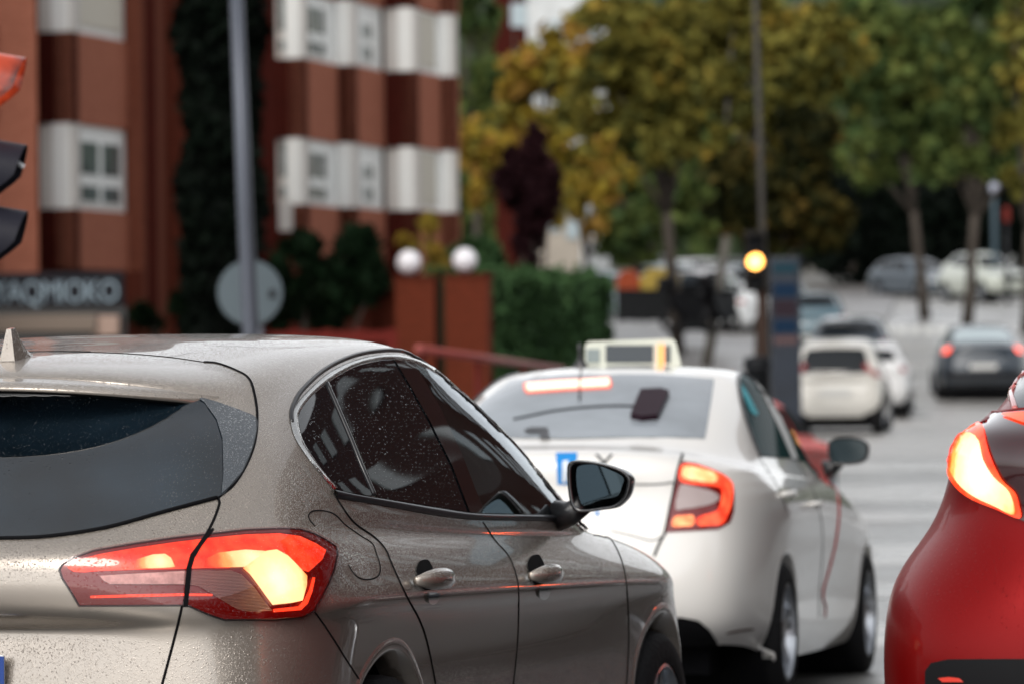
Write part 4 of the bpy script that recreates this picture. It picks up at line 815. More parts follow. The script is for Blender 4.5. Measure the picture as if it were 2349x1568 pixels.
# ================================================================ foliage
def leafmat(name, cols, sc=.7, rough=.75):
    m, n, b = new_mat(name); P(b, Roughness=rough); b.inputs['Specular IOR Level'].default_value = .08
    g = n.nodes.new('ShaderNodeNewGeometry'); tc = n.nodes.new('ShaderNodeTexCoord'); t = n.nodes.new('ShaderNodeTexNoise'); t.inputs['Scale'].default_value = sc; t.inputs['Detail'].default_value = 2
    n.links.new(tc.outputs['Object'], t.inputs['Vector'])
    a = n.nodes.new('ShaderNodeMath'); a.operation = 'MULTIPLY_ADD'; a.inputs[1].default_value = .5; n.links.new(g.outputs['Random Per Island'], a.inputs[0])
    mr = n.nodes.new('ShaderNodeMapRange'); mr.inputs['From Min'].default_value = .3; mr.inputs['From Max'].default_value = .7; mr.inputs['To Max'].default_value = .55; mr.inputs['To Min'].default_value = -.05; n.links.new(t.outputs['Fac'], mr.inputs['Value']); n.links.new(mr.outputs[0], a.inputs[2])
    r = n.nodes.new('ShaderNodeValToRGB'); r.color_ramp.interpolation = 'LINEAR'
    for i, c in enumerate(cols):
        p = i / (len(cols) - 1)
        e = r.color_ramp.elements[0] if i == 0 else r.color_ramp.elements[-1] if i == len(cols) - 1 else r.color_ramp.elements.new(p)
        e.position = p; e.color = (*c, 1)
    n.links.new(a.outputs[0], r.inputs[0]); n.links.new(r.outputs[0], b.inputs['Base Color'])
    return m
YG = (.20, .19, .045); OR = (.28, .16, .04); DG = (.004, .009, .003); OG = (.065, .072, .020); GR = (.045, .08, .028); LG = (.12, .17, .06); BR = (.09, .05, .015)
M_YEL = leafmat('yellow_autumn_leaves', [OG, YG, (.28, .20, .02), OR, (.42, .22, .04)])
M_OLV = leafmat('olive_autumn_leaves', [DG, OG, (.11, .09, .014), YG, (.26, .15, .02)])
M_GRN = leafmat('green_leaves', [DG, GR, (.055, .075, .02), (.10, .13, .035), (.14, .13, .03)])
M_DRK = leafmat('dark_green_leaves', [(.002, .006, .003), DG, (.008, .022, .009), (.014, .034, .014)])
M_HDG = leafmat('hedge_leaves', [(.02, .045, .016), (.034, .072, .026), (.05, .105, .04), (.08, .14, .055)])
M_PUR = leafmat('purple_leaves', [(.006, .002, .003), (.012, .003, .005), (.022, .007, .009), (.04, .014, .017)])
M_CYP = leafmat('cypress_leaves', [(.001, .002, .0015), (.002, .004, .0025), (.003, .006, .0035), (.005, .010, .006)])
M_DKO = leafmat('dark_orange_leaves', [(.003, .005, .002), (.008, .010, .003), (.016, .018, .005), (.06, .05, .012), (.26, .15, .035)])
BARK = pmat('bark', (.06, .05, .042), .85, noise=.4, nscale=6); BARKL = pmat('pale_bark', (.13, .12, .105), .8, noise=.4, nscale=5)
def quads(cs, size, aspect=.7):
    """one leaf clump face per centre, turned at random"""
    n = len(cs); a = RNG.normal(size=(n, 3)); a /= np.linalg.norm(a, axis=1)[:, None]; t = RNG.normal(size=(n, 3)); b = np.cross(a, t); b /= np.linalg.norm(b, axis=1)[:, None]
    sz = size * RNG.uniform(.6, 1.4, n)[:, None]; a *= sz; b *= sz * aspect
    V = np.stack([cs - a, cs - b * .9, cs + a, cs + b], 1).reshape(-1, 3)
    return V
def fast_quads(name, V, mat, parent):
    me = bpy.data.meshes.new(name); n = len(V) // 4
    me.vertices.add(len(V)); me.vertices.foreach_set('co', V.astype(np.float32).ravel())
    me.loops.add(len(V)); me.loops.foreach_set('vertex_index', np.arange(len(V), dtype=np.int32))
    me.polygons.add(n); me.polygons.foreach_set('loop_start', np.arange(0, len(V), 4, dtype=np.int32)); me.polygons.foreach_set('loop_total', np.full(n, 4, dtype=np.int32))
    me.materials.append(mat); me.update(); me.validate()
    o = bpy.data.objects.new(name, me); COL.objects.link(o)
    if parent is not None: o.parent = parent
    return o
def blob(c, r, n, clumps):
    """leaf centres in clumps spread through an ellipsoid"""
    c = np.array(c); r = np.array(r); d = RNG.normal(size=(clumps, 3)); d /= np.linalg.norm(d, axis=1)[:, None]
    cc = d * (RNG.uniform(.15, 1, clumps) ** .5)[:, None] * RNG.uniform(.75, 1.1, clumps)[:, None]
    k = RNG.integers(0, clumps, n); q = RNG.normal(size=(n, 3)) * .135 + cc[k]
    return c + q * r
def tree(name, label, px, Y, trunk_px, base, blobs, mat, leaves=5000, size=.2, trunk_r=.16, bark=BARK, group=None, limbs=5, trunk_off=0):
    """px/Y place the foot of the trunk; blobs are (px, py, rx_px, ry_px, dy) crown masses"""
    z0 = G(Y) - .1; x0 = X_of(trunk_px, Y); root = empty(name, label, 'tree', (x0, Y, z0), 0, group)
    s = FPX / Y; C = []; tot = sum(b[2] * b[3] for b in blobs); tips = []
    for (bx, by, rx, ry, *dy) in blobs:
        p = at(bx, by, Y + (dy[0] if dy else 0)); m = int(leaves * rx * ry / tot)
        C.append(blob((p.x - x0, p.y - Y, p.z - z0), (rx / s, min(rx, ry) / s * .8, ry / s), m, max(8, m // 100))); tips.append(Vector((p.x - x0, p.y - Y, p.z - z0)))
    fast_quads('crown', quads(np.concatenate(C), size), mat, root)
    mb = MB(); top = max(t.z for t in tips) ; cen = sum(tips, Vector()) / len(tips)
    fork = Vector((cen.x * .35, cen.y * .3, min(t.z for t in tips) * .62 + .3)); pts = [Vector((0, 0, 0)), fork * .35 + Vector((.03, 0, 0)), fork * .7, fork]
    mb.tube(pts, [trunk_r * 1.25, trunk_r, trunk_r * .9, trunk_r * .8], 10)
    for t in tips + [tips[0] + Vector((random.uniform(-1, 1), 0, random.uniform(-.5, 1))) for _ in range(limbs)]:
        m = fork.lerp(t, .5) + Vector((random.uniform(-.2, .2), random.uniform(-.2, .2), .2)); mb.tube([fork - Vector((0, 0, .1)), m, t], [trunk_r * .55, trunk_r * .35, trunk_r * .12], 7)
    mb.build('trunk', bark, root, True); return root
tree('plane_tree', 'orange yellow autumn tree beside the brick apartment block, leftmost of the yellow ones', 1215, 112, 1200, 700, [(1265, 150, 105, 100), (1200, 250, 80, 70), (1330, 220, 90, 110), (1150, 330, 75, 80), (1270, 330, 110, 80), (1100, 400, 45, 110), (1350, 400, 90, 90)], M_YEL, 6240, 0.180, .14, group='autumn trees along the street')
tree('plane_tree', 'tall olive and yellow tree in the centre with dark leaning trunk', 1500, 104, 1555, 700, [(1480, 90, 150, 110), (1600, 200, 130, 120), (1420, 230, 120, 110), (1500, 330, 130, 90), (1620, 60, 130, 90), (1400, 40, 80, 60), (1380, 340, 60, 70)], M_OLV, 7800, 0.180, .15, group='autumn trees along the street')
tree('plane_tree', 'broad olive green tree behind the traffic light pole', 1790, 98, 1615, 700, [(1760, 60, 140, 90), (1880, 160, 120, 120), (1720, 230, 110, 110), (1830, 300, 90, 90), (1680, 380, 80, 80)], M_OLV, 6240, 0.172, .11, BARKL, group='autumn trees along the street')
tree('young_tree', 'low dark tree with orange leaf tips above the amber traffic light', 1800, 90, 1725, 700, [(1740, 420, 110, 90), (1850, 350, 80, 90), (1830, 480, 110, 80), (1700, 510, 70, 60), (1900, 540, 70, 50), (1800, 560, 100, 40)], M_DKO, 6900, 0.164, .09, group='autumn trees along the street')
tree('green_tree', 'tall green tree with slim pale trunk behind the parked cars', 2080, 132, 2122, 640, [(2050, 70, 140, 110), (2000, 220, 110, 110), (2130, 180, 110, 120), (2090, 320, 100, 90), (1990, 380, 70, 80)], M_GRN, 6240, 0.213, .15, BARK, group='green trees on the right')
tree('green_tree', 'big green tree with forked trunk at the upper right', 2260, 126, 2218, 620, [(2250, 60, 130, 100), (2340, 170, 110, 120), (2200, 220, 90, 110), (2300, 320, 100, 90), (2180, 350, 60, 70), (2370, 380, 60, 100)], M_GRN, 6240, 0.205, .15, group='green trees on the right')
tree('green_tree', 'tree trunk and drooping crown at the right border', 2380, 118, 2355, 700, [(2400, 100, 120, 120), (2380, 300, 80, 120), (2350, 430, 50, 60)], M_OLV, 3000, 0.197, .16, BARK, group='green trees on the right')
tree('slim_tree', 'small yellow green tree with thin trunk above the hedge', 1340, 96, 1342, 640, [(1370, 470, 60, 70), (1300, 480, 40, 70), (1400, 400, 60, 60)], M_YEL, 1320, 0.148, .07)
tree('conifer_tree', 'dark green tree right beside the brick block corner', 1095, 125, 1095, 600, [(1090, 60, 60, 90), (1110, 180, 50, 80), (1080, 300, 40, 80)], M_GRN, 2160, 0.205, .12)
tree('street_tree', 'leafy dark tree beyond the recycling containers', 1450, 150, 1440, 620, [(1450, 480, 90, 110), (1520, 430, 80, 90), (1400, 540, 60, 60), (1560, 540, 60, 60), (1520, 560, 60, 50), (1620, 480, 60, 80), (1470, 580, 50, 30)], M_GRN, 4320, 0.230, .15, group='trees in the distance')
tree('street_tree', 'dark tree in the distance between the two bare trunks', 1960, 185, 1960, 600, [(1950, 470, 80, 70), (2040, 420, 70, 60), (1900, 420, 60, 80)], M_GRN, 2400, 0.271, .2, group='trees in the distance')
tree('street_tree', 'yellow tinged tree behind the pale parked estate', 2230, 175, 2250, 600, [(2190, 480, 50, 60), (2250, 430, 60, 70), (2290, 500, 50, 40)], M_YEL, 1080, 0.246, .2, group='trees in the distance')
# far wood behind the street: one mass
C = []
for _ in range(26):
    px = random.uniform(1080, 2500); p = at(px, random.uniform(120, 560), 215 + random.uniform(-8, 15)); C.append(blob(p[:], (4.5, 3, 4.2), 420, 10))
tag(fast_quads('wood', quads(np.concatenate(C), .5), M_GRN, None), kind='stuff')
C = [blob((*at(px, py, 172)[:],), (3.2, 2, 1.9), 700, 16) for px, py in [(1960, 560), (2020, 570), (2090, 550), (2160, 560), (2230, 570), (2300, 560), (2360, 570), (2000, 510), (2080, 480), (2170, 500), (2280, 500), (2350, 500)]]
tag(fast_quads('shrubbery', quads(np.concatenate(C), .28), M_CYP, None), 'dark evergreen thicket behind the parked cars', 'shrubbery', kind='stuff')
def bush(name, label, cat, Y, blobs, mat, leaves, size, group=None, stems=4):
    bx, by = blobs[0][0], max(b[1] + b[3] for b in blobs); z0 = G(Y); x0 = X_of(bx, Y); s = FPX / Y
    root = empty(name, label, cat, (x0, Y, z0), 0, group); tot = sum(b[2] * b[3] for b in blobs); C = []; mb = MB()
    for (px, py, rx, ry) in blobs:
        p = at(px, py, Y); m = int(leaves * rx * ry / tot); c = Vector((p.x - x0, 0, p.z - z0)); C.append(blob(c[:], (rx / s, min(rx, ry) / s * .8, ry / s), m, max(6, m // 50)))
        mb.tube([(c.x * .3, 0, -.1), (c.x * .6, 0, c.z * .5), c[:]], [.05, .04, .015], 6)
    fast_quads('foliage', quads(np.concatenate(C), size), mat, root); mb.build('stem', BARK, root, True); return root
bush('purple_shrub', 'tall dark purple shrub rising behind the clipped hedge', 'shrub', 86, [(1215, 490, 50, 100), (1180, 420, 34, 80), (1225, 400, 44, 80), (1262, 430, 36, 75), (1215, 440, 60, 60), (1205, 590, 34, 60)], M_PUR, 5200, .11)
bush('dark_bush', 'large dark bush below the white bay windows', 'bush', 80, [(700, 640, 70, 80), (790, 600, 75, 60), (860, 650, 50, 90), (640, 700, 60, 60), (760, 700, 90, 60), (690, 570, 50, 40)], M_DRK, 4200, .15)
bush('dark_bush', 'low bush at the foot of the dark cypress', 'bush', 74, [(420, 730, 60, 40), (350, 745, 40, 30), (500, 740, 60, 40)], M_DRK, 1200, .13)
bush('garden_bush', 'green bush behind the right brick gatepost', 'bush', 84, [(1110, 600, 40, 40), (1060, 600, 30, 35), (1150, 632, 34, 16)], M_HDG, 1200, .13)
bush('garden_shrub', 'small orange leaved shrub between the globe lamps', 'shrub', 82, [(985, 560, 22, 60), (1000, 610, 20, 40), (930, 570, 20, 20)], M_YEL, 500, .12)
# the cypress: a column
Y = 70; x0 = X_of(512, Y); cy = empty('cypress_tree', 'very dark tall cypress column between the two brick buildings', 'tree', (x0, Y, G(Y))); n = 9000
zz = RNG.uniform(.3, 9.5, n); aa = RNG.uniform(0, 2 * PI, n); wid = .62 * (1 + .10 * np.sin(zz * 2.1) + .08 * np.sin(zz * 5 + aa * 2)); rr = wid * RNG.uniform(.55, 1.08, n)
fast_quads('crown', quads(np.stack([rr * np.cos(aa), rr * np.sin(aa), zz], 1), .13), M_CYP, cy)
MB().tube([(0, 0, 0), (0, 0, 4), (0, 0, 9)], [.2, .15, .04], 8).build('trunk', BARK, cy, True)
mb = MB().lathe([(.42, .4), (.5, 2), (.48, 8.8), (.05, 9.4)], 14, 'z'); mb.build('inner_twigs', pmat('cypress_core', (.002, .003, .002), .9), cy, True)
# clipped hedge: box with a leafy skin
def hedge(name, label, pxs, Ya, Yb, top_py, mat):
    a = Vector((X_of(pxs[0], Ya), Ya)); b = Vector((X_of(pxs[1], Yb), Yb)); d = (b - a); L = d.length; d.normalize(); nrm = Vector((d.y, -d.x)); th = 1.1
    zt = at(pxs[0], top_py, Ya).z; root = empty(name, label, 'hedge', (a.x, a.y, G(Ya)), math.atan2(d.y, d.x)); H = zt - G(Ya)
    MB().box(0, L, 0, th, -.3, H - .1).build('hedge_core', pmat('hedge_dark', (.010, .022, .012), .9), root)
    n = 9000; f = RNG.uniform(0, 1, n); x = RNG.uniform(0, L, n); z = RNG.uniform(-.2, H, n); y = np.zeros(n) - .04
    top = f < .3; z[top] = H + RNG.uniform(-.1, .1, top.sum()); y[top] = RNG.uniform(0, th, top.sum())
    e = f > .85; x[e] = L; y[e] = RNG.uniform(0, th, e.sum())
    c = np.stack([x, y, z], 1) + RNG.normal(size=(n, 3)) * .07; fast_quads('foliage', quads(c, .085), mat, root); return root
hedge('clipped_hedge', 'clipped green box hedge right of the brick gateposts', (1118, 1395), 76, 84, 645, M_HDG)

# ================================================================ buildings
def brick(name, a, b_, mortar, sc=1.0):
    m, n, b = new_mat(name); tc = n.nodes.new('ShaderNodeTexCoord'); ge = n.nodes.new('ShaderNodeSeparateXYZ'); n.links.new(tc.outputs['Object'], ge.inputs[0])
    ad = n.nodes.new('ShaderNodeMath'); ad.operation = 'ADD'; n.links.new(ge.outputs['X'], ad.inputs[0]); n.links.new(ge.outputs['Y'], ad.inputs[1])
    cb = n.nodes.new('ShaderNodeCombineXYZ'); n.links.new(ad.outputs[0], cb.inputs['X']); n.links.new(ge.outputs['Z'], cb.inputs['Y'])
    k = n.nodes.new('ShaderNodeTexBrick'); k.inputs['Scale'].default_value = 4.2 * sc; k.inputs['Color1'].default_value = (*a, 1); k.inputs['Color2'].default_value = (*b_, 1); k.inputs['Mortar'].default_value = (*mortar, 1); k.inputs['Mortar Size'].default_value = .012
    n.links.new(cb.outputs[0], k.inputs['Vector']); n.links.new(k.outputs['Color'], b.inputs['Base Color']); P(b, Roughness=.85); b.inputs['Specular IOR Level'].default_value = .05; return m
BRK1 = brick('lit_red_brick', (.38, .14, .09), (.31, .11, .07), (.32, .15, .10)); BRK2 = brick('dark_and_shaded_red_brick', (.055, .009, .006), (.040, .007, .005), (.05, .014, .010))
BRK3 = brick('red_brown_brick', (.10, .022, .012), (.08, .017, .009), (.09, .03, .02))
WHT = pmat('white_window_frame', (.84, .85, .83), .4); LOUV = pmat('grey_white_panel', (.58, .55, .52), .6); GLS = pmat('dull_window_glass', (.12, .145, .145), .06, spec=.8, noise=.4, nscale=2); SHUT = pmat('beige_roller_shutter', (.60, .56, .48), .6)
U = Vector((math.sin(HEAD), math.cos(HEAD))); N = Vector((math.cos(HEAD), -math.sin(HEAD)))     # along the street; out of the facade
def solve_px(p, d, px):                                               # distance along d from plan point p till it stands at px
    k = (px - CX) / FPX; return (k * p.y - p.x) / (d.x - k * d.y)
def building(name, label, start, steps, rows, zb, zt, back=9):
    """start = (px, Y); steps = ('N'|'A', px); rows = list of (z0, z1, kind); kind brick or white"""
    p = Vector((X_of(start[0], start[1]), start[1])); root = empty(name, label, 'building', (p.x, p.y, 0)); o = p.copy(); segs = []
    for typ, px in steps:
        d = N if typ == 'N' else U; t = solve_px(p, d, px); q = p + d * t; segs.append((typ, p.copy(), q.copy(), px)); p = q
    path = [(s[1] - o) for s in segs] + [segs[-1][2] - o]
    poly = [(v.x, v.y) for v in path] + [(path[-1].x - N.x * back, path[-1].y - N.y * back), (path[0].x - N.x * back, path[0].y - N.y * back)]
    for (z0, z1, kind) in rows:
        inset = .07 if kind == 'white' else 0
        for i, (typ, a, b, px) in enumerate(segs):
            a_, b_ = a - o, b - o; d = N if typ == 'N' else U; n2 = -U if typ == 'N' else N
            A, B = a_ - n2 * inset, b_ - n2 * inset
            if kind == 'white':
                if typ == 'N' : A, B = A, B - N * .0
            V = [(A.x, A.y, z0), (B.x, B.y, z0), (B.x, B.y, z1), (A.x, A.y, z1)]; C_ = [(x - n2.x * .3, y - n2.y * .3, z) for x, y, z in V]
            m = (BRK2 if typ == 'N' else BRK1) if kind == 'brick' else (LOUV if typ == 'N' else WHT)  # side faces' shade and street faces' light put into the brick colour
            mesh('brick_band' if kind == 'brick' else 'bay_panel', V + C_, [(0, 1, 2, 3), (7, 6, 5, 4), (0, 4, 5, 1), (3, 2, 6, 7), (0, 3, 7, 4), (1, 5, 6, 2)], m, root)
    core = [(x * .999 - N.x * .31 , y - N.y * .31 + U.y * .25) for x, y in poly]
    mb = MB().prism(core, zb, zt); mb.build('wall', BRK3, root)
    return root, segs, o
def pane(root, o, seg, f0, f1, z0, z1, mat, off=.03, name='window', fr=None):
    typ, a, b, px = seg; n2 = -U if typ == 'N' else N; A = a - o + (b - a) * f0 + n2 * (off - .07); B = a - o + (b - a) * f1 + n2 * (off - .07)
    V = [(A.x, A.y, z0), (B.x, B.y, z0), (B.x, B.y, z1), (A.x, A.y, z1)]; C_ = [(x - n2.x * .05, y - n2.y * .05, z) for x, y, z in V]
    return mesh(name, V + C_, [(0, 1, 2, 3), (7, 6, 5, 4), (0, 4, 5, 1), (3, 2, 6, 7), (0, 3, 7, 4), (1, 5, 6, 2)], mat, root)
Zc = CAMZ
rowsA = [(Zc - 2, Zc + 1.24, 'none'), (Zc + 1.24, Zc + 2.24, 'brick'), (Zc + 2.24, Zc + 3.66, 'white'), (Zc + 3.66, Zc + 5.18, 'brick'), (Zc + 5.18, Zc + 6.6, 'white'), (Zc + 6.6, Zc + 8.1, 'brick'), (Zc + 8.1, Zc + 11, 'brick')]
bA, sA, oA = building('brick_building', 'red brick apartment block at the far left with one white bay window column', (-260, 66), [('A', 92), ('N', 172), ('A', 312)], rowsA[1:], 0, 12)
# front brick face left of the bay, then the recessed pilasters to the right
def slab(root, o, pts, z0, z1, mat, name, th=.3):
    for (pa, Ya), (pb, Yb) in zip(pts, pts[1:]):
        a = Vector((X_of(pa, Ya), Ya)) - o; b = Vector((X_of(pb, Yb), Yb)) - o; d = (b - a).normalized(); n2 = Vector((-d.y, d.x))
        V = [(a.x, a.y, z0), (b.x, b.y, z0), (b.x, b.y, z1), (a.x, a.y, z1)]; C_ = [(x + n2.x * th, y + n2.y * th, z) for x, y, z in V]
        mesh(name, V + C_, [(0, 1, 2, 3), (7, 6, 5, 4), (0, 4, 5, 1), (3, 2, 6, 7), (0, 3, 7, 4), (1, 5, 6, 2)], mat, root)
slab(bA, oA, [(-300, 70.2), (90, 70.9)], 0, 13, BRK1, 'front_wall')
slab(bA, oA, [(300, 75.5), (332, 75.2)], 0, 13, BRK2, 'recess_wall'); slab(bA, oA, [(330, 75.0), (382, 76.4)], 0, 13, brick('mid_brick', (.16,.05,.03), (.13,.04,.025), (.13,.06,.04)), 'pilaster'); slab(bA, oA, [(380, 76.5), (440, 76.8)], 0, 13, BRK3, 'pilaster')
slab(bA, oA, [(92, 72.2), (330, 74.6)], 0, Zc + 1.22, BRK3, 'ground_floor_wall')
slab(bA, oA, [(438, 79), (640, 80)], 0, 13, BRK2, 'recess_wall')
seg = [s for s in sA if s[0] == 'A'][1]
def bay_window(root, o, seg, z0, z1, fx=(.12, .80), shutter=False, split=.62):
    w = z1 - z0
    if shutter: pane(root, o, seg, .12, .84, z0 + .10 * w, z1 - .05 * w, SHUT, .04, 'roller_shutter'); return
    m = (fx[0] + fx[1]) / 2; f = pane(root, o, seg, fx[0] - .03, fx[1] + .03, z0 + .06 * w, z1 - .18 * w, WHT, .035, 'window')
    for a, b in ((fx[0], m - .04), (m + .04, fx[1])):
        pane(f, o, seg, a, b, z0 + .10 * w, z0 + .28 * w, GLS, .05, 'pane'); pane(f, o, seg, a, b, z0 + .42 * w, z1 - .20 * w, GLS, .05, 'pane')
bay_window(bA, oA, seg, Zc + 2.24, Zc + 3.66, (.14, .78)); bay_window(bA, oA, seg, Zc + 5.18, Zc + 6.6, shutter=True)
pane(bA, oA, (seg[0], Vector((X_of(482, 78.6), 78.6)), Vector((X_of(520, 78.7), 78.7)), 0), 0, 1, Zc + 5.3, Zc + 7.5, GLS, .2, 'window')
rowsB = [(Zc + 1.0, Zc + 2.68, 'brick'), (Zc + 2.68, Zc + 3.98, 'white'), (Zc + 3.98, Zc + 5.55, 'brick'), (Zc + 5.55, Zc + 6.86, 'white'), (Zc + 6.86, Zc + 8.4, 'brick'), (Zc + 8.4, Zc + 9.8, 'white'), (Zc + 9.8, Zc + 11, 'brick')]
bB, sB, oB = building('brick_building', 'red brick block in the middle with rows of white bay windows', (606, 85), [('A', 628), ('N', 702), ('A', 782), ('N', 816), ('A', 888), ('N', 958), ('A', 1018), ('N', 1046), ('A', 1060)], rowsB, 0, 12)
As = [s for s in sB if s[0] == 'A']
for (z0, z1) in ((Zc + 2.68, Zc + 3.98), (Zc + 5.55, Zc + 6.86), (Zc + 8.4, Zc + 9.8)):
    bay_window(bB, oB, As[1], z0, z1, (.22, .66)); bay_window(bB, oB, As[3], z0, z1, shutter=True)
    w = z1 - z0
    f = pane(bB, oB, As[2], .26, .72, z0 + .05 * w, z1 - .3 * w, WHT, .035, 'window')
    pane(f, oB, As[2], .34, .64, z0 + .12 * w, z0 + .34 * w, GLS, .05, 'pane'); pane(f, oB, As[2], .34, .64, z0 + .46 * w, z0 + .68 * w, GLS, .05, 'pane')
    Ns = [s for s in sB if s[0] == 'N']; pane(bB, oB, Ns[0], .25, .60, z0 + .12 * w, z0 + .28 * w, GLS, .05, 'window'); pane(bB, oB, Ns[0], .25, .60, z0 + .42 * w, z1 - .05 * w, GLS, .05, 'window')
mb = MB(); p = at(655, 500, 84); mb.box(p.x - .13 - oB.x, p.x + .13 - oB.x, p.y - oB.y, p.y + .2 - oB.y, p.z - .35, p.z + .2); mb.build('white_box', LOUV, bB)
# far blocks at the top
def far_block(label, px0, px1, Y, py_top, py_bot, mat, wins=(), roofm=None):
    x0, x1 = X_of(px0, Y), X_of(px1, Y); zt, zb = at(px0, py_top, Y).z, G(Y) - 1; root = empty('apartment_block', label, 'building', ((x0 + x1) / 2, Y, zb)); w = (x1 - x0) / 2
    MB().box(-w, w, 0, 10, 0, zt - zb).build('wall', mat, root); MB().box(-w - .2, w + .2, -.2, 10.2, zt - zb, zt - zb + .35).build('roof', PLASTIC if roofm is None else roofm, root)
    for (a, b, c, d) in wins:
        p, q = at(a, d, Y), at(b, c, Y); MB().box(p.x - (x0 + x1) / 2, q.x - (x0 + x1) / 2, -.08, .05, p.z - zb, q.z - zb).build('window', pmat('pale_far_window', (.35, .42, .45), .2) if not bpy.data.materials.get('pale_far_window') else bpy.data.materials['pale_far_window'], root)
    return root
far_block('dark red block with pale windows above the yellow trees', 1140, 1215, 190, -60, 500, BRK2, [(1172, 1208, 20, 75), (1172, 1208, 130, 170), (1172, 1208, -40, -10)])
far_block('pale white block behind the trees at the top centre', 1218, 1400, 205, -20, 330, pmat('white_render', (.62, .64, .64), .8, noise=.15, nscale=1), [(1260, 1290, 60, 100), (1330, 1360, 60, 100), (1400, 1430, 60, 100), (1260, 1290, 160, 200), (1330, 1360, 160, 200)])
far_block('low beige building glimpsed behind the purple shrub', 1240, 1335, 140, 490, 600, pmat('beige_render', (.36, .32, .27), .85, noise=.2, nscale=1), [(1262, 1285, 515, 545), (1300, 1325, 520, 560)])
far_block('pale building with blue window glimpsed through the right trees', 2010, 2100, 200, 380, 470, pmat('grey_render', (.28, .27, .26), .85), [(2035, 2070, 420, 445)])
far_block('pale building at the right border between tree trunks', 2335, 2480, 200, 290, 500, bpy.data.materials['white_render'])
# street side opposite: out of frame, seen in the reflections
def opp(x, y, l, h, label):
    root = empty('brick_building', label, 'building', (x, y, .2), -.17)
    MB().box(0, 10, 0, l, -1, h).build('wall', brick('opposite_brick', (.06, .018, .012), (.045, .013, .010), (.05, .02, .016)) if not bpy.data.materials.get('opposite_brick') else bpy.data.materials['opposite_brick'], root)
    for k in range(int(l / 3)):
        for f in range(int(h / 3)):
            MB().box(-.06, .05, k * 3 + .9, k * 3 + 2.2, f * 3 + 1, f * 3 + 2.4).build('window', GLS, root)
opp(10.5, 17, 44, 13, 'dark brick block across the street on the right, beyond the frame')
opp(12, -40, 45, 12, 'brick block across the street on the right, behind the viewer')
# ================================================================ street furniture
GREYM = pmat('grey_painted_steel', (.085, .095, .12), .4, .3); 
def pole(name, label, cat, px_b, py_t_px, Y, r, top_py, mat, parts=None, group=None, lean=0):
    x = X_of(px_b, Y); root = empty(name, label, cat, (x, Y, G(Y)), 0, group); t = at(py_t_px, top_py, Y)
    MB().tube([(0, 0, 0), (0, 0, .5), ((t.x - x) * .5, 0, (t.z - G(Y)) * .5), (t.x - x, 0, t.z - G(Y))], [r * 1.25, r * 1.15, r, r * .8], 16).build('post', mat, root, True)
    return root
lp1 = pole('lamp_post', 'tall grey tapering lamp post leaning in front of the dark cypress', 'lamp post', 585, 538, 45, .082, -120, GREYM)
MB().tube([(-.52, 0, 9.2), (.3, -.3, 9.8), (1.6, -.8, 10.0)], .05, 8).build('lamp_arm', GREYM, lp1, True); MB().box(1.3, 2.1, -1.0, -.7, 9.9, 10.06, .04).build('lamp_head', GREYM, lp1)
# round sign seen from the back, on its own thin post just behind
Y = 46.5; c = at(574, 684, Y); rs = empty('round_sign', 'blue grey round traffic sign standing just behind the lamp post', 'road sign', (c.x, Y, G(Y)))
MB().lathe([(.001, -.012), (.342, -.012), (.35, 0), (.342, .012), (.001, .012)], 40, 'y', (0, 0, c.z - G(Y))).build('sign_plate', pmat('sign_back_grey', (.085, .112, .128), .45, .2), rs, False)
MB().tube([(.10, .06, 0), (.10, .06, c.z - G(Y) + .3)], .03, 8).build('post', GREYM, rs, True)
MB().box(.2, .27, -.03, -.013, c.z - G(Y) - .06, c.z - G(Y) + .03).build('bracket', PLASTIC, rs)
# amber traffic light and its tall post
Y = 60; tl2 = pole('traffic_light', 'traffic light glowing amber on a tall slim post in the centre right', 'traffic light', 1762, 1730, Y, .045, -60, pmat('brown_grey_post', (.055, .05, .045), .5))
c = at(1731, 612, Y); ox = c.x - X_of(1762, Y); oz = c.z - G(Y); TLB = pmat('traffic_box_black', (.012, .010, .009), .5)
MB().box(ox - .14, ox + .14, -.12, .1, oz - .42, oz + .42, .05).build('signal_box', TLB, tl2)
MB().lathe([(.001, -.135), (.07, -.14), (.105, -.125)], 24, 'y', (ox, 0, oz)).build('amber_lamp', emat('amber_signal', (1, .42, .09), 6.0), tl2, True)
for dz in (-.27, .27):
    MB().lathe([(.001, -.13), (.09, -.13), (.1, -.12)], 20, 'y', (ox, 0, oz + dz)).build('dark_lamp', PLASTIC, tl2, True)
def visor(mb, x, z, r, ln, y0=-.12):
    V = []; n = 14
    for k in range(n + 1):
        a = -.15 + (PI + .3) * k / n
        V += [(x + r * math.cos(a), y0, z + r * math.sin(a)), (x + r * math.cos(a), y0 - ln * (.55 + .45 * max(0, math.sin(a))), z + r * math.sin(a) - .02)]
    F = [(2 * k, 2 * k + 1, 2 * k + 3, 2 * k + 2) for k in range(n)]
    V2 = [(x + (v[0] - x) * .93, v[1], z + (v[2] - z) * .93) for v in V]; m = len(V)
    mb.add(V + V2, F + [tuple(q + m for q in reversed(f)) for f in F] + [(2 * k + 1, 2 * k + 1 + m, 2 * k + 3 + m, 2 * k + 3) for k in range(n)])
for dz in (-.27, 0, .27):
    mb = MB(); visor(mb, ox, oz + dz, .12, .2); mb.build('visor', TLB, tl2, True)
MB().box(ox - .02, .06, -.02, .03, oz - .4, oz - .34).build('clamp', TLB, tl2)
MB().tube([(ox + .10, .0, 0), (ox + .10, .0, oz - .3)], .07, 12).build('signal_post', pmat('brown_post', (.035, .018, .012), .5), tl2, True)
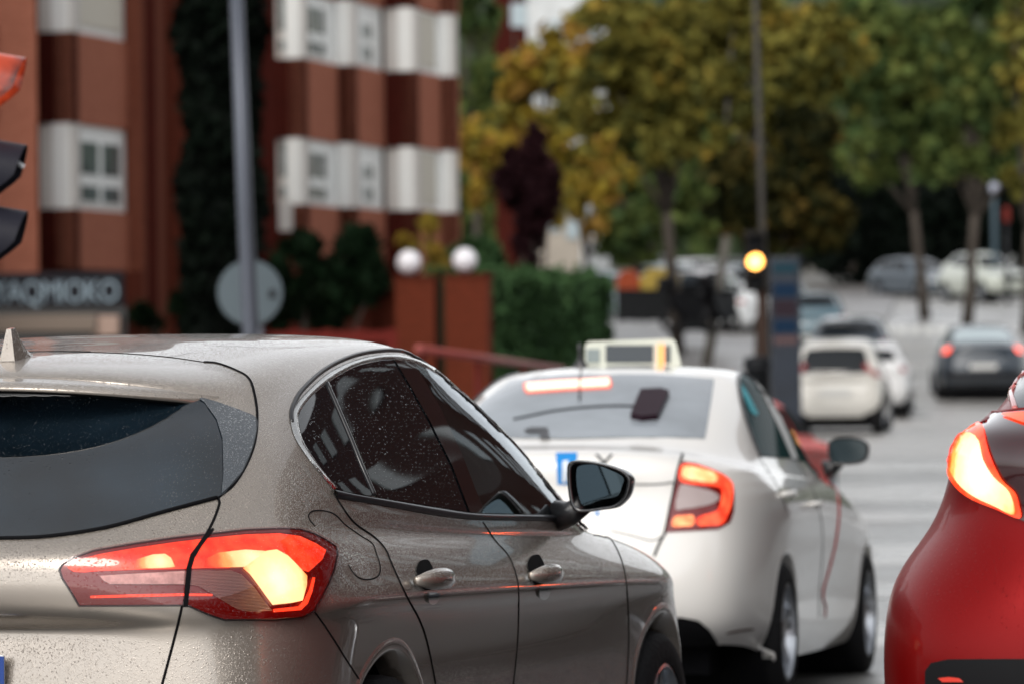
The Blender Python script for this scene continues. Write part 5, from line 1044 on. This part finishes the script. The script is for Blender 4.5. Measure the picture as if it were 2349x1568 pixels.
# pedestrian signal heads at the left border, seen from the side, upper lamp lit red
Y = 15.5; c = at(-28, 380, Y); s = FPX / Y; tl3 = empty('traffic_light', 'black traffic light seen from its side at the left border, top lamp glowing orange red', 'traffic light', (c.x, Y, G(Y)))
def zz_(py): return at(0, py, Y).z - G(Y)
MB().box(-.26, -.03, -.14, .14, zz_(625), zz_(60), .04).build('signal_box', TLB, tl3)
DK = pmat('visor_blue_black', (.018, .018, .026), .45)
for i, (pyc, m, nm) in enumerate(((200, gradmat('orange_lit_visor', (.0, 0, zz_(185)), .17, [(0, (.04, .006, .004)), (1, (1.1, .30, .10)), (.35, (.45, .05, .015))], .8), 'lit_visor'), (400, DK, 'visor'), (552, DK, 'visor'))):  # top visor: lamplight falling on it is put in as emission
    z = zz_(pyc); r = .115; n = 20; V = []
    for k in range(n + 1):
        a = -.6 + (PI + 1.2) * k / n; fwd = .17 * (.78 + .22 * math.sin(a)) if a > 0 and a < PI else .17 * (.78 - .9 * abs(math.sin(a)))
        V += [(-.03, r * math.cos(a), z + r * math.sin(a)), (-.03 + fwd, r * math.cos(a), z + r * math.sin(a) - .03)]
    F = [(2 * k, 2 * k + 1, 2 * k + 3, 2 * k + 2) for k in range(n)]; m_ = len(V); V2 = [(x, y * .94, z + (q - z) * .94) for x, y, q in V]
    mesh(nm, V + V2, F + [tuple(q + m_ for q in reversed(f)) for f in F], m, tl3, True)
    MB().lathe([(.001, -.02), (.10, -.025)], 20, 'x', (0, 0, z)).build('signal_lamp', emat('signal_red', (1, .12, .04), 2.5) if i == 0 else PLASTIC, tl3, True)
e = pmat('pale_edge', (.6, .62, .64), .4)
MB().tube([(-.03, -.06, zz_(322)), (.135, -.06, zz_(398))], .008, 6).build('visor_edge', e, tl3)  # thin pale tube along the slope of the middle visor
MB().tube([(-.15, .1, 0), (-.15, .1, zz_(620))], .05, 12).build('post', TLB, tl3, True)
# brick gateposts with globe lamps
GPM = brick('gatepost_brick', (.13, .028, .014), (.10, .022, .011), (.11, .035, .02)); GLOB = pmat('opal_globe', (.82, .80, .84), .35, coat=.3)
for (pxa, pxb, pt, pb, gx, gy, lab, lab2) in ((905, 1000, 645, 850, 938, 613, 'left brick gatepost below a white globe lamp', 'white globe lamp on the left gatepost'), (1018, 1122, 640, 850, 1066, 610, 'right brick gatepost beside the clipped hedge, below a globe lamp', 'white globe lamp on the gatepost beside the hedge')):
    Y = 72; x0, x1 = X_of(pxa, Y), X_of(pxb, Y); g = G(Y); zt = at(gx, pt, Y).z - g; xm = (x0 + x1) / 2; w = (x1 - x0) / 2
    r = empty('gatepost', lab, 'gatepost', (xm, Y, g), -.10, 'brick gateposts'); MB().box(-w * .96, w * .96, 0, .7, -.1, zt - .06).build('pillar', GPM, r); MB().box(-w - .02, w + .02, -.03, .73, zt - .057, zt).build('capstone', BRK3, r)
    c = at(gx, gy, Y + .3); gl = empty('globe_lamp', lab2, 'lamp', (c.x, c.y, g + zt), 0, 'globe lamps on the gateposts'); R_ = .205
    MB().lathe([(R_ * math.sin(a), R_ - R_ * math.cos(a) + .02) for a in np.linspace(.25, PI - .01, 18)], 28, 'z').build('globe', GLOB, gl, True); MB().lathe([(.001, .0), (.09, 0), (.07, .04), (.001, .04)], 16, 'z').build('lamp_base', PLASTIC, gl, True)
# red garden fence, handrail, low wall
fr = empty('red_fence', 'low dark red railing in front of the large dark bush', 'fence', (X_of(600, 70), 70, G(70)))
RF = pmat('dark_red_paint', (.12, .012, .008), .5)
L = X_of(905, 72) - X_of(600, 70); MB().box(0, L, -.03, .03, 1.55, 1.72).build('rail', RF, fr)
for k in range(4): MB().box(.45 + k * L / 4, .62 + k * L / 4, -.05, .05, 0, 1.75).build('fence_post', RF, fr)
MB().box(0, L, -.02, .02, .55, .65).build('rail', RF, fr)
Y0, Y1 = 40, 52; a = at(960, 812, Y0); b = at(1290, 858, Y1); hr = empty('handrail', 'pinkish red rail running behind the white taxi roof', 'railing', (a.x, a.y, a.z))
d = b - a; MB().tube([(0, 0, 0), d[:]], .04, 8).build('top_rail', pmat('pink_red_rail', (.36, .10, .09), .5), hr, True)
for t in (.02, .35, .68, .98): MB().tube([(d.x * t, d.y * t, d.z * t), (d.x * t, d.y * t, G(Y0) - a.z)], .03, 6).build('rail_post', RF, hr, True)
# shop sign and shop front
Y = 69.5; a = at(-160, 640, Y); b = at(283, 712, Y); sg = empty('shop_sign', 'long black shop sign with pale letters below the bay window', 'sign', ((a.x + b.x) / 2, Y, b.z)); w = (b.x - a.x) / 2; h = a.z - b.z
MB().box(-w, w, 0, .3, 0, h, .02).build('sign_board', pmat('sign_black', (.008, .008, .012), .4), sg)
fc = bpy.data.curves.new('lettering', 'FONT'); fc.body = '3NIYAQMIOKO'; fc.size = .50; fc.extrude = .01; fc.space_character = .93; fc.align_x = 'RIGHT'
ft = bpy.data.objects.new('tmp', fc); COL.objects.link(ft); bpy.context.view_layer.update(); fm_ = bpy.data.meshes.new_from_object(ft); bpy.data.objects.remove(ft); fm_.materials.clear()
fo = bpy.data.objects.new('lettering', fm_); COL.objects.link(fo); fo.scale = (.78, 1, 1); fo.data.materials.append(pmat('sign_letters', (.26, .33, .38), .5)); fo.parent = sg; fo.location = (w - .06, -.02, .055); fo.rotation_euler = (PI / 2, 0, 0)
sf = empty('shop_awning', 'beige awning and dim glazing under the black shop sign', 'awning', ((a.x + b.x) / 2, Y + .2, G(Y)))
MB().box(-w, w * .72, -.2, .3, b.z - G(Y) - .42, b.z - G(Y) - .14, .03).build('awning', pmat('beige_awning', (.20, .16, .13), .7), sf); MB().box(-w, w, .3, .5, 0, b.z - G(Y)).build('glazing', pmat('dim_shop_glass', (.012, .009, .008), .2), sf)
MB().box(.15 + w * .55, w * .95, -.1, .1, b.z - G(Y) - .5, b.z - G(Y) - .16, .05).build('shop_lantern', pmat('pinkish_lantern', (.38, .27, .22), .6), sf)
# totem, litter bin, containers
Y = 68; x0, x1 = X_of(1768, Y), X_of(1838, Y); g = G(Y); t = empty('information_totem', 'dark grey information totem with blue and pink bands right of the amber light', 'totem', ((x0 + x1) / 2, Y, g)); w = (x1 - x0) / 2; H = at(1800, 602, Y).z - g
MB().box(-w, w, 0, .3, 0, H, .03).build('body', pmat('totem_grey', (.010, .016, .028), .35, noise=.3, nscale=2), t)
for (pa, pb, c) in ((622, 645, (.02, .07, .10)), (668, 700, (.008, .035, .085)), (706, 745, (.045, .028, .04)), (752, 782, (.008, .035, .085)), (790, 806, (.20, .12, .12))):
    MB().box(-w * .8, w * .75, -.012, -.001, at(0, pb, Y).z - g - .08, at(0, pa, Y).z - g - .08).build('poster_band', pmat('band', tuple(q * .55 for q in c), .5), t)
Y = 52; p = at(1738, 830, Y); lb = empty('litter_bin', 'black litter bin on the pavement beside the taxi roof sign', 'litter bin', (p.x, Y, G(Y))); H = p.z - G(Y)
MB().lathe([(.12, 0), (.14, .1), (.15, H - .12), (.17, H - .1), (.16, H), (.001, H + .02)], 20, 'z').build('bin_body', pmat('bin_black', (.01, .011, .013), .4), lb, True); MB().lathe([(.17, H - .14), (.185, H - .12), (.17, H - .1)], 20, 'z').build('bin_rim', PLASTIC, lb, True)
def container(px0, px1, pyt, pyl, pyb, Y, lid, label, lidtilt=.25):
    x0, x1 = X_of(px0, Y), X_of(px1, Y); w = (x1 - x0) / 2; zb = at(px0, pyb, Y).z; g = zb; H = at(px0, pyl, Y).z - g; T = at(px0, pyt, Y).z - g
    r = empty('recycling_container', label, 'container', ((x0 + x1) / 2, Y, g), 0, 'recycling containers at the kerb'); V = []
    for z, k in ((.04, .95), (H, 1.0)): V += [(-w * k, 0, z), (w * k, 0, z), (w * k, 1.0, z), (-w * k, 1.0, z)]
    mesh('container_body', V, [(0, 1, 5, 4), (1, 2, 6, 5), (2, 3, 7, 6), (3, 0, 4, 7), (3, 2, 1, 0), (4, 5, 6, 7)], pmat('container_black', (.012, .013, .014), .5), r)
    prof = [(-w * 1.03, H), (-w * .95, H + (T - H) * .55), (-w * .5, T - .02 + 0), (w * .5, T), (w * .97, H + (T - H) * .6), (w * 1.03, H)]
    n = len(prof); V = [(x, -.06, z) for x, z in prof] + [(x, 1.05, z + .02) for x, z in prof]; mesh('lid', V, [tuple(range(n)), tuple(range(2 * n - 1, n - 1, -1))] + [(i, n + i, n + (i + 1) % n, (i + 1) % n) for i in range(n)], lid, r)
    for sx in (-1, 1): MB().lathe([(.001, -.04), (.1, -.04), (.1, .04), (.001, .04)], 14, 'x', (sx * w * .7, .3, .1)).build('wheel', RUBBER, r, True)
Y = 112
container(1416, 1470, 632, 676, 752, Y, pmat('orange_lid', (.30, .06, .025), .45), 'black container with orange lid beside the clipped hedge')
container(1468, 1562, 628, 676, 752, Y, pmat('yellow_lid', (.38, .27, .06), .45), 'black container with yellow lid')
container(1562, 1625, 640, 664, 775, Y - 4, pmat('grey_lid', (.05, .06, .07), .45), 'dark container with grey lid right of the yellow lidded one')
for (px, pyt, Y, r, lab) in ((2284, 430, 150, .09, 'blue grey lamp post behind the pale parked estate'), (2312, 520, 148, .06, 'dark post with a small red sign at the far right')):
    q = pole('street_post', lab, 'post', px, px - 4, Y, r, pyt, pmat('blue_grey_post', (.06, .09, .11), .5) if 'blue' in lab else PLASTIC)
    if 'red' in lab: MB().box(-.12, .10, -.1, -.03, at(0, 545, Y).z - G(Y), at(0, 510, Y).z - G(Y), .03).build('sign_plate', pmat('red_sign', (.14, .02, .015), .5), q)
    else: MB().lathe([(.001, 0), (.14, .05), (.16, .3), (.001, .45)], 14, 'z', (0, 0, at(0, 480, Y).z - G(Y))).build('lamp_head', pmat('pale_lamp_head', (.4, .42, .5), .4), q, True)

# ================================================================ cars further up the street
def far_car(label, cat_name, px, Y, heading, paint_m, rings, scale=(1, 1, 1), group=None, glass=None, name='parked_car', lit=False, dz=0, tall=0, lampm=None, res=8):
    r = empty(name, label, cat_name, (X_of(px, Y), Y, G(Y) - .02 + dz), -heading, group)
    R3 = [[(x * scale[1], y * scale[0], z * scale[2]) for x, y, z in ring] for ring in rings]
    c = Car(r, R3, du=res, dv=6); nv, nu = c.b.nv, c.b.nu; gm = glass or PRIV
    iv = nv - 6                                                        # belt ring
    hatch = nv == 15; h1 = 1 if hatch else 0
    a, b = (8.15, 10.05) if hatch else (7.2, 9.0) if nv == 13 else (7.2, 8.9)
    def both(nm, u0, u1, v0, v1, m, off=.008):
        V, F = c.b.patch(u0, u1, v0, v1, off, 10); V2, F2 = mirror_only(V, F)
        o = mesh(nm, V, F, m, r, True); c.fix(o); o = mesh(nm, V2, F2, m, r, True); c.fix(o)
    def centre(nm, u0, u1, v0, v1, m, off=.008):
        V, F = c.b.patch(u0, u1, v0, v1, off, 10); V2, F2 = mirror_vf(V, F); o = mesh(nm, V2, F2, m, r, True); c.fix(o)
    both('side_window', 4.6, 5.9, a, b, gm); both('side_window', 6.0, 7.3, a, b, gm)
    centre('rear_window', 0, 2.7, a, b, gm); centre('windscreen', 8.6, 11, a, b, gm)
    both('tail_lamp', 2.5, 3.4, 4.2 + h1, 5.4 + h1, lampm or (BRR if lit else pmat('unlit_tail_lamp', (.25, .015, .015), .25, coat=1)))
    both('headlight', 9.3, 10.2, 3.6 + h1, 4.6 + h1, pmat('headlamp_glass', (.55, .6, .62), .1, .4))
    centre('bumper', 0, 2.6, 1.2, 2.0, PLASTIC if 'white' not in label else paint_m); centre('grille', 10.2, 11, 2.0, 3.4, PLASTIC)
    wb = 2.66 * scale[1]; rr = .31 * scale[2]
    c.body(paint_m, arches=((.0, rr, rr + .05), (wb, rr, rr + .05)))
    V, F = c.b.patch(0, 1, 0, 1, 0, 2)
    MB().box(-.74 * scale[0], .74 * scale[0], float(R3[2][0][0]) + .22, wb + .4, .10, .62).build('underbody', DARK, r)  # black box brought down near the road to deepen the shade underneath
    c.wheel(.0, rr, rr, .78 * scale[0]); c.wheel(wb, rr, rr, .78 * scale[0])
    q = c.bvh2.ray_cast(Vector((0, -4, .66 * scale[2])), Vector((0, 1, 0)))[0]
    if q is not None: MB().box(-.26, .26, q.y - .03, q.y - .01, .60 * scale[2], .70 * scale[2]).build('number_plate', pmat('plate_far', (.6, .6, .58), .4) if not bpy.data.materials.get('plate_far') else bpy.data.materials['plate_far'], r)
    return r, c
MINI = [[(x * .82 + .12, y, z) for x, y, z in ring] for ring in H_RINGS]
cream_white = paint('cream_white_paint', (.68, .66, .61), rough=.35)
r1, c1_ = far_car('small white city car with black tailgate glass, ahead of the taxi', 'car', 1918, 71, .14, cream_white, MINI, (.86, .80, 1.04), name='city_car')
# its black glass tailgate with red corner lamps
for nm, u0, u1, v0, v1, m in (('tailgate_glass', 0, 2.35, 6.0, 10.2, PRIV), ('corner_lamp', 1.95, 2.5, 6.0, 7.9, pmat('unlit_red_lamp', (.30, .02, .02), .25, coat=1))):
    V, F = c1_.b.patch(u0, u1, v0, v1, .012 if 'glass' in nm else .022, 10); V2, F2 = mirror_vf(V, F); o = mesh(nm, V2, F2, m, r1, True); c1_.fix(o)
dkblue = paint('dark_blue_paint', (.02, .03, .045), rough=.3); MV = paint('dusk_blue_paint', (.012, .022, .034), rough=.3)
far_car('dark car with black windows parked beyond the small white car', 'car', 1950, 90, .12, dkblue, H_RINGS, (.98, 1, 1.02), name='parked_car')
far_car('white car half hidden by the small white city car', 'car', 1990, 80, .12, paint('plain_white_paint', (.7, .7, .7)), MINI, (.85, .9, .93), name='parked_car')
far_car('blue grey van like car left of the dark car, beside the totem', 'car', 1868, 100, .1, paint('steel_blue_paint', (.06, .13, .17), rough=.3), R_RINGS, (.95, .95, 1.05), name='parked_car')
far_car('dark blue saloon driving away with red tail lamps, cut by the red crossover', 'car', 2250, 86, .06, MV, S_RINGS, (1.04, 1.0, 1.0), lit=True, name='moving_car', glass=pmat('pale_grey_glass', (.42, .50, .53), .1, spec=.9), lampm=emat('tail_red_far', (1, .10, .05), 2.2))
far_car('dark grey car facing the street, left of the pale estate', 'car', 2060, 158, PI - .5, paint('grey_blue_paint', (.06, .08, .10), rough=.3), H_RINGS, (1, 1.0, .98), name='parked_car')
far_car('pale cream sport utility car facing the street under the right trees', 'car', 2225, 152, PI - .35, paint('pale_cream_paint', (.50, .53, .47), rough=.35), R_RINGS, (1.05, 1.05, 1.05), name='parked_car')
far_car('bright red low car, only its fender showing beyond the white taxi', 'car', 1590, 40, .26, paint('bright_red_paint', (.80, .025, .005), rough=.5, coat=.05), H_RINGS, (.95, .9, .72), name='red_low_car', glass=SEAM)
far_car('dark car in the right lane ahead of the red crossover, out of frame', 'car', 3450, 17, .2, dkblue, H_RINGS, (1, 1, 1), lit=True, name='dark_hatchback', lampm=emat('tail_red_near', (1, .12, .03), 7))
for i, (px, Y, m, lab) in enumerate(((1505, 150, (.35, .42, .45), 'pale blue parked car behind the yellow lidded container'), (1700, 118, (.62, .64, .65), 'small white car left of the amber signal, behind the motorcycles'), (1612, 124, (.10, .13, .15), 'dark grey car behind the black motorcycle and leaning trunk'), (1560, 160, (.5, .5, .5), 'light grey car far behind the leaning trunk'), (1590, 140, (.6, .6, .62), 'white parked car right of the yellow lidded container'), (1655, 146, (.2, .24, .26), 'grey parked car behind the thin pale trunk'), (1320, 135, (.45, .55, .6), 'pale blue car above the clipped hedge top'))):
    far_car(lab, 'car', px, Y, .9 if i != 2 else .4, paint('far_paint', m), H_RINGS, group='cars parked at the far left kerb', name='parked_car', res=5)
def motorcycle(px, py, Y, label, body_m, screen_m, rz):
    p = at(px, py, Y); ms = empty('parked_motorcycle', label, 'motorcycle', tuple(p), rz, 'motorcycles parked on the pavement')
    for sx in (-.62, .62): MB().lathe([(.20, -.05), (.30, -.055), (.32, 0), (.30, .055), (.20, .05), (.20, -.05)], 22, 'y', (sx, 0, .32)).build('wheel', RUBBER, ms, True)
    V = [(-.5, .5), (-.75, .85), (-.6, .95), (-.1, .82), (.2, .98), (.45, 1.0), (.55, .7), (.35, .35), (-.2, .3)]
    mb = MB(); n = len(V); mb.add([(x, -.16, z) for x, z in V] + [(x, .16, z) for x, z in V], [tuple(range(n)), tuple(range(2 * n - 1, n - 1, -1))] + [(i, n + i, n + (i + 1) % n, (i + 1) % n) for i in range(n)]); mb.build('fairing', body_m, ms)
    MB().box(-.62, .05, -.15, .15, .88, .98, .04).build('seat', SEAM, ms, True); MB().box(-.92, -.55, -.2, .2, .98, 1.32, .07).build('top_box', body_m, ms, True)
    MB().box(.30, .42, -.19, .19, .98, 1.32, .05).build('windshield', screen_m, ms, True); MB().tube([(.2, -.36, 1.08), (.3, 0, 1.12), (.2, .36, 1.08)], .022, 6).build('handlebar', SEAM, ms, True)
    MB().tube([(.3, -.08, 1.0), (.62, -.08, .32)], .03, 6).tube([(.3, .08, 1.0), (.62, .08, .32)], .03, 6).build('fork', PLASTIC, ms, True)
KB = pmat('motorcycle_black', (.006, .006, .007), .45); KG = pmat('motorcycle_grey', (.16, .18, .19), .4)
motorcycle(1592, 775, 103, 'black motorcycle right of the containers, in front of the leaning trunk', KB, KG, .5)
motorcycle(1655, 778, 98, 'black motorcycle with tall grey screen beside the amber signal post', KB, pmat('pale_screen', (.5, .55, .55), .3), 1.1)
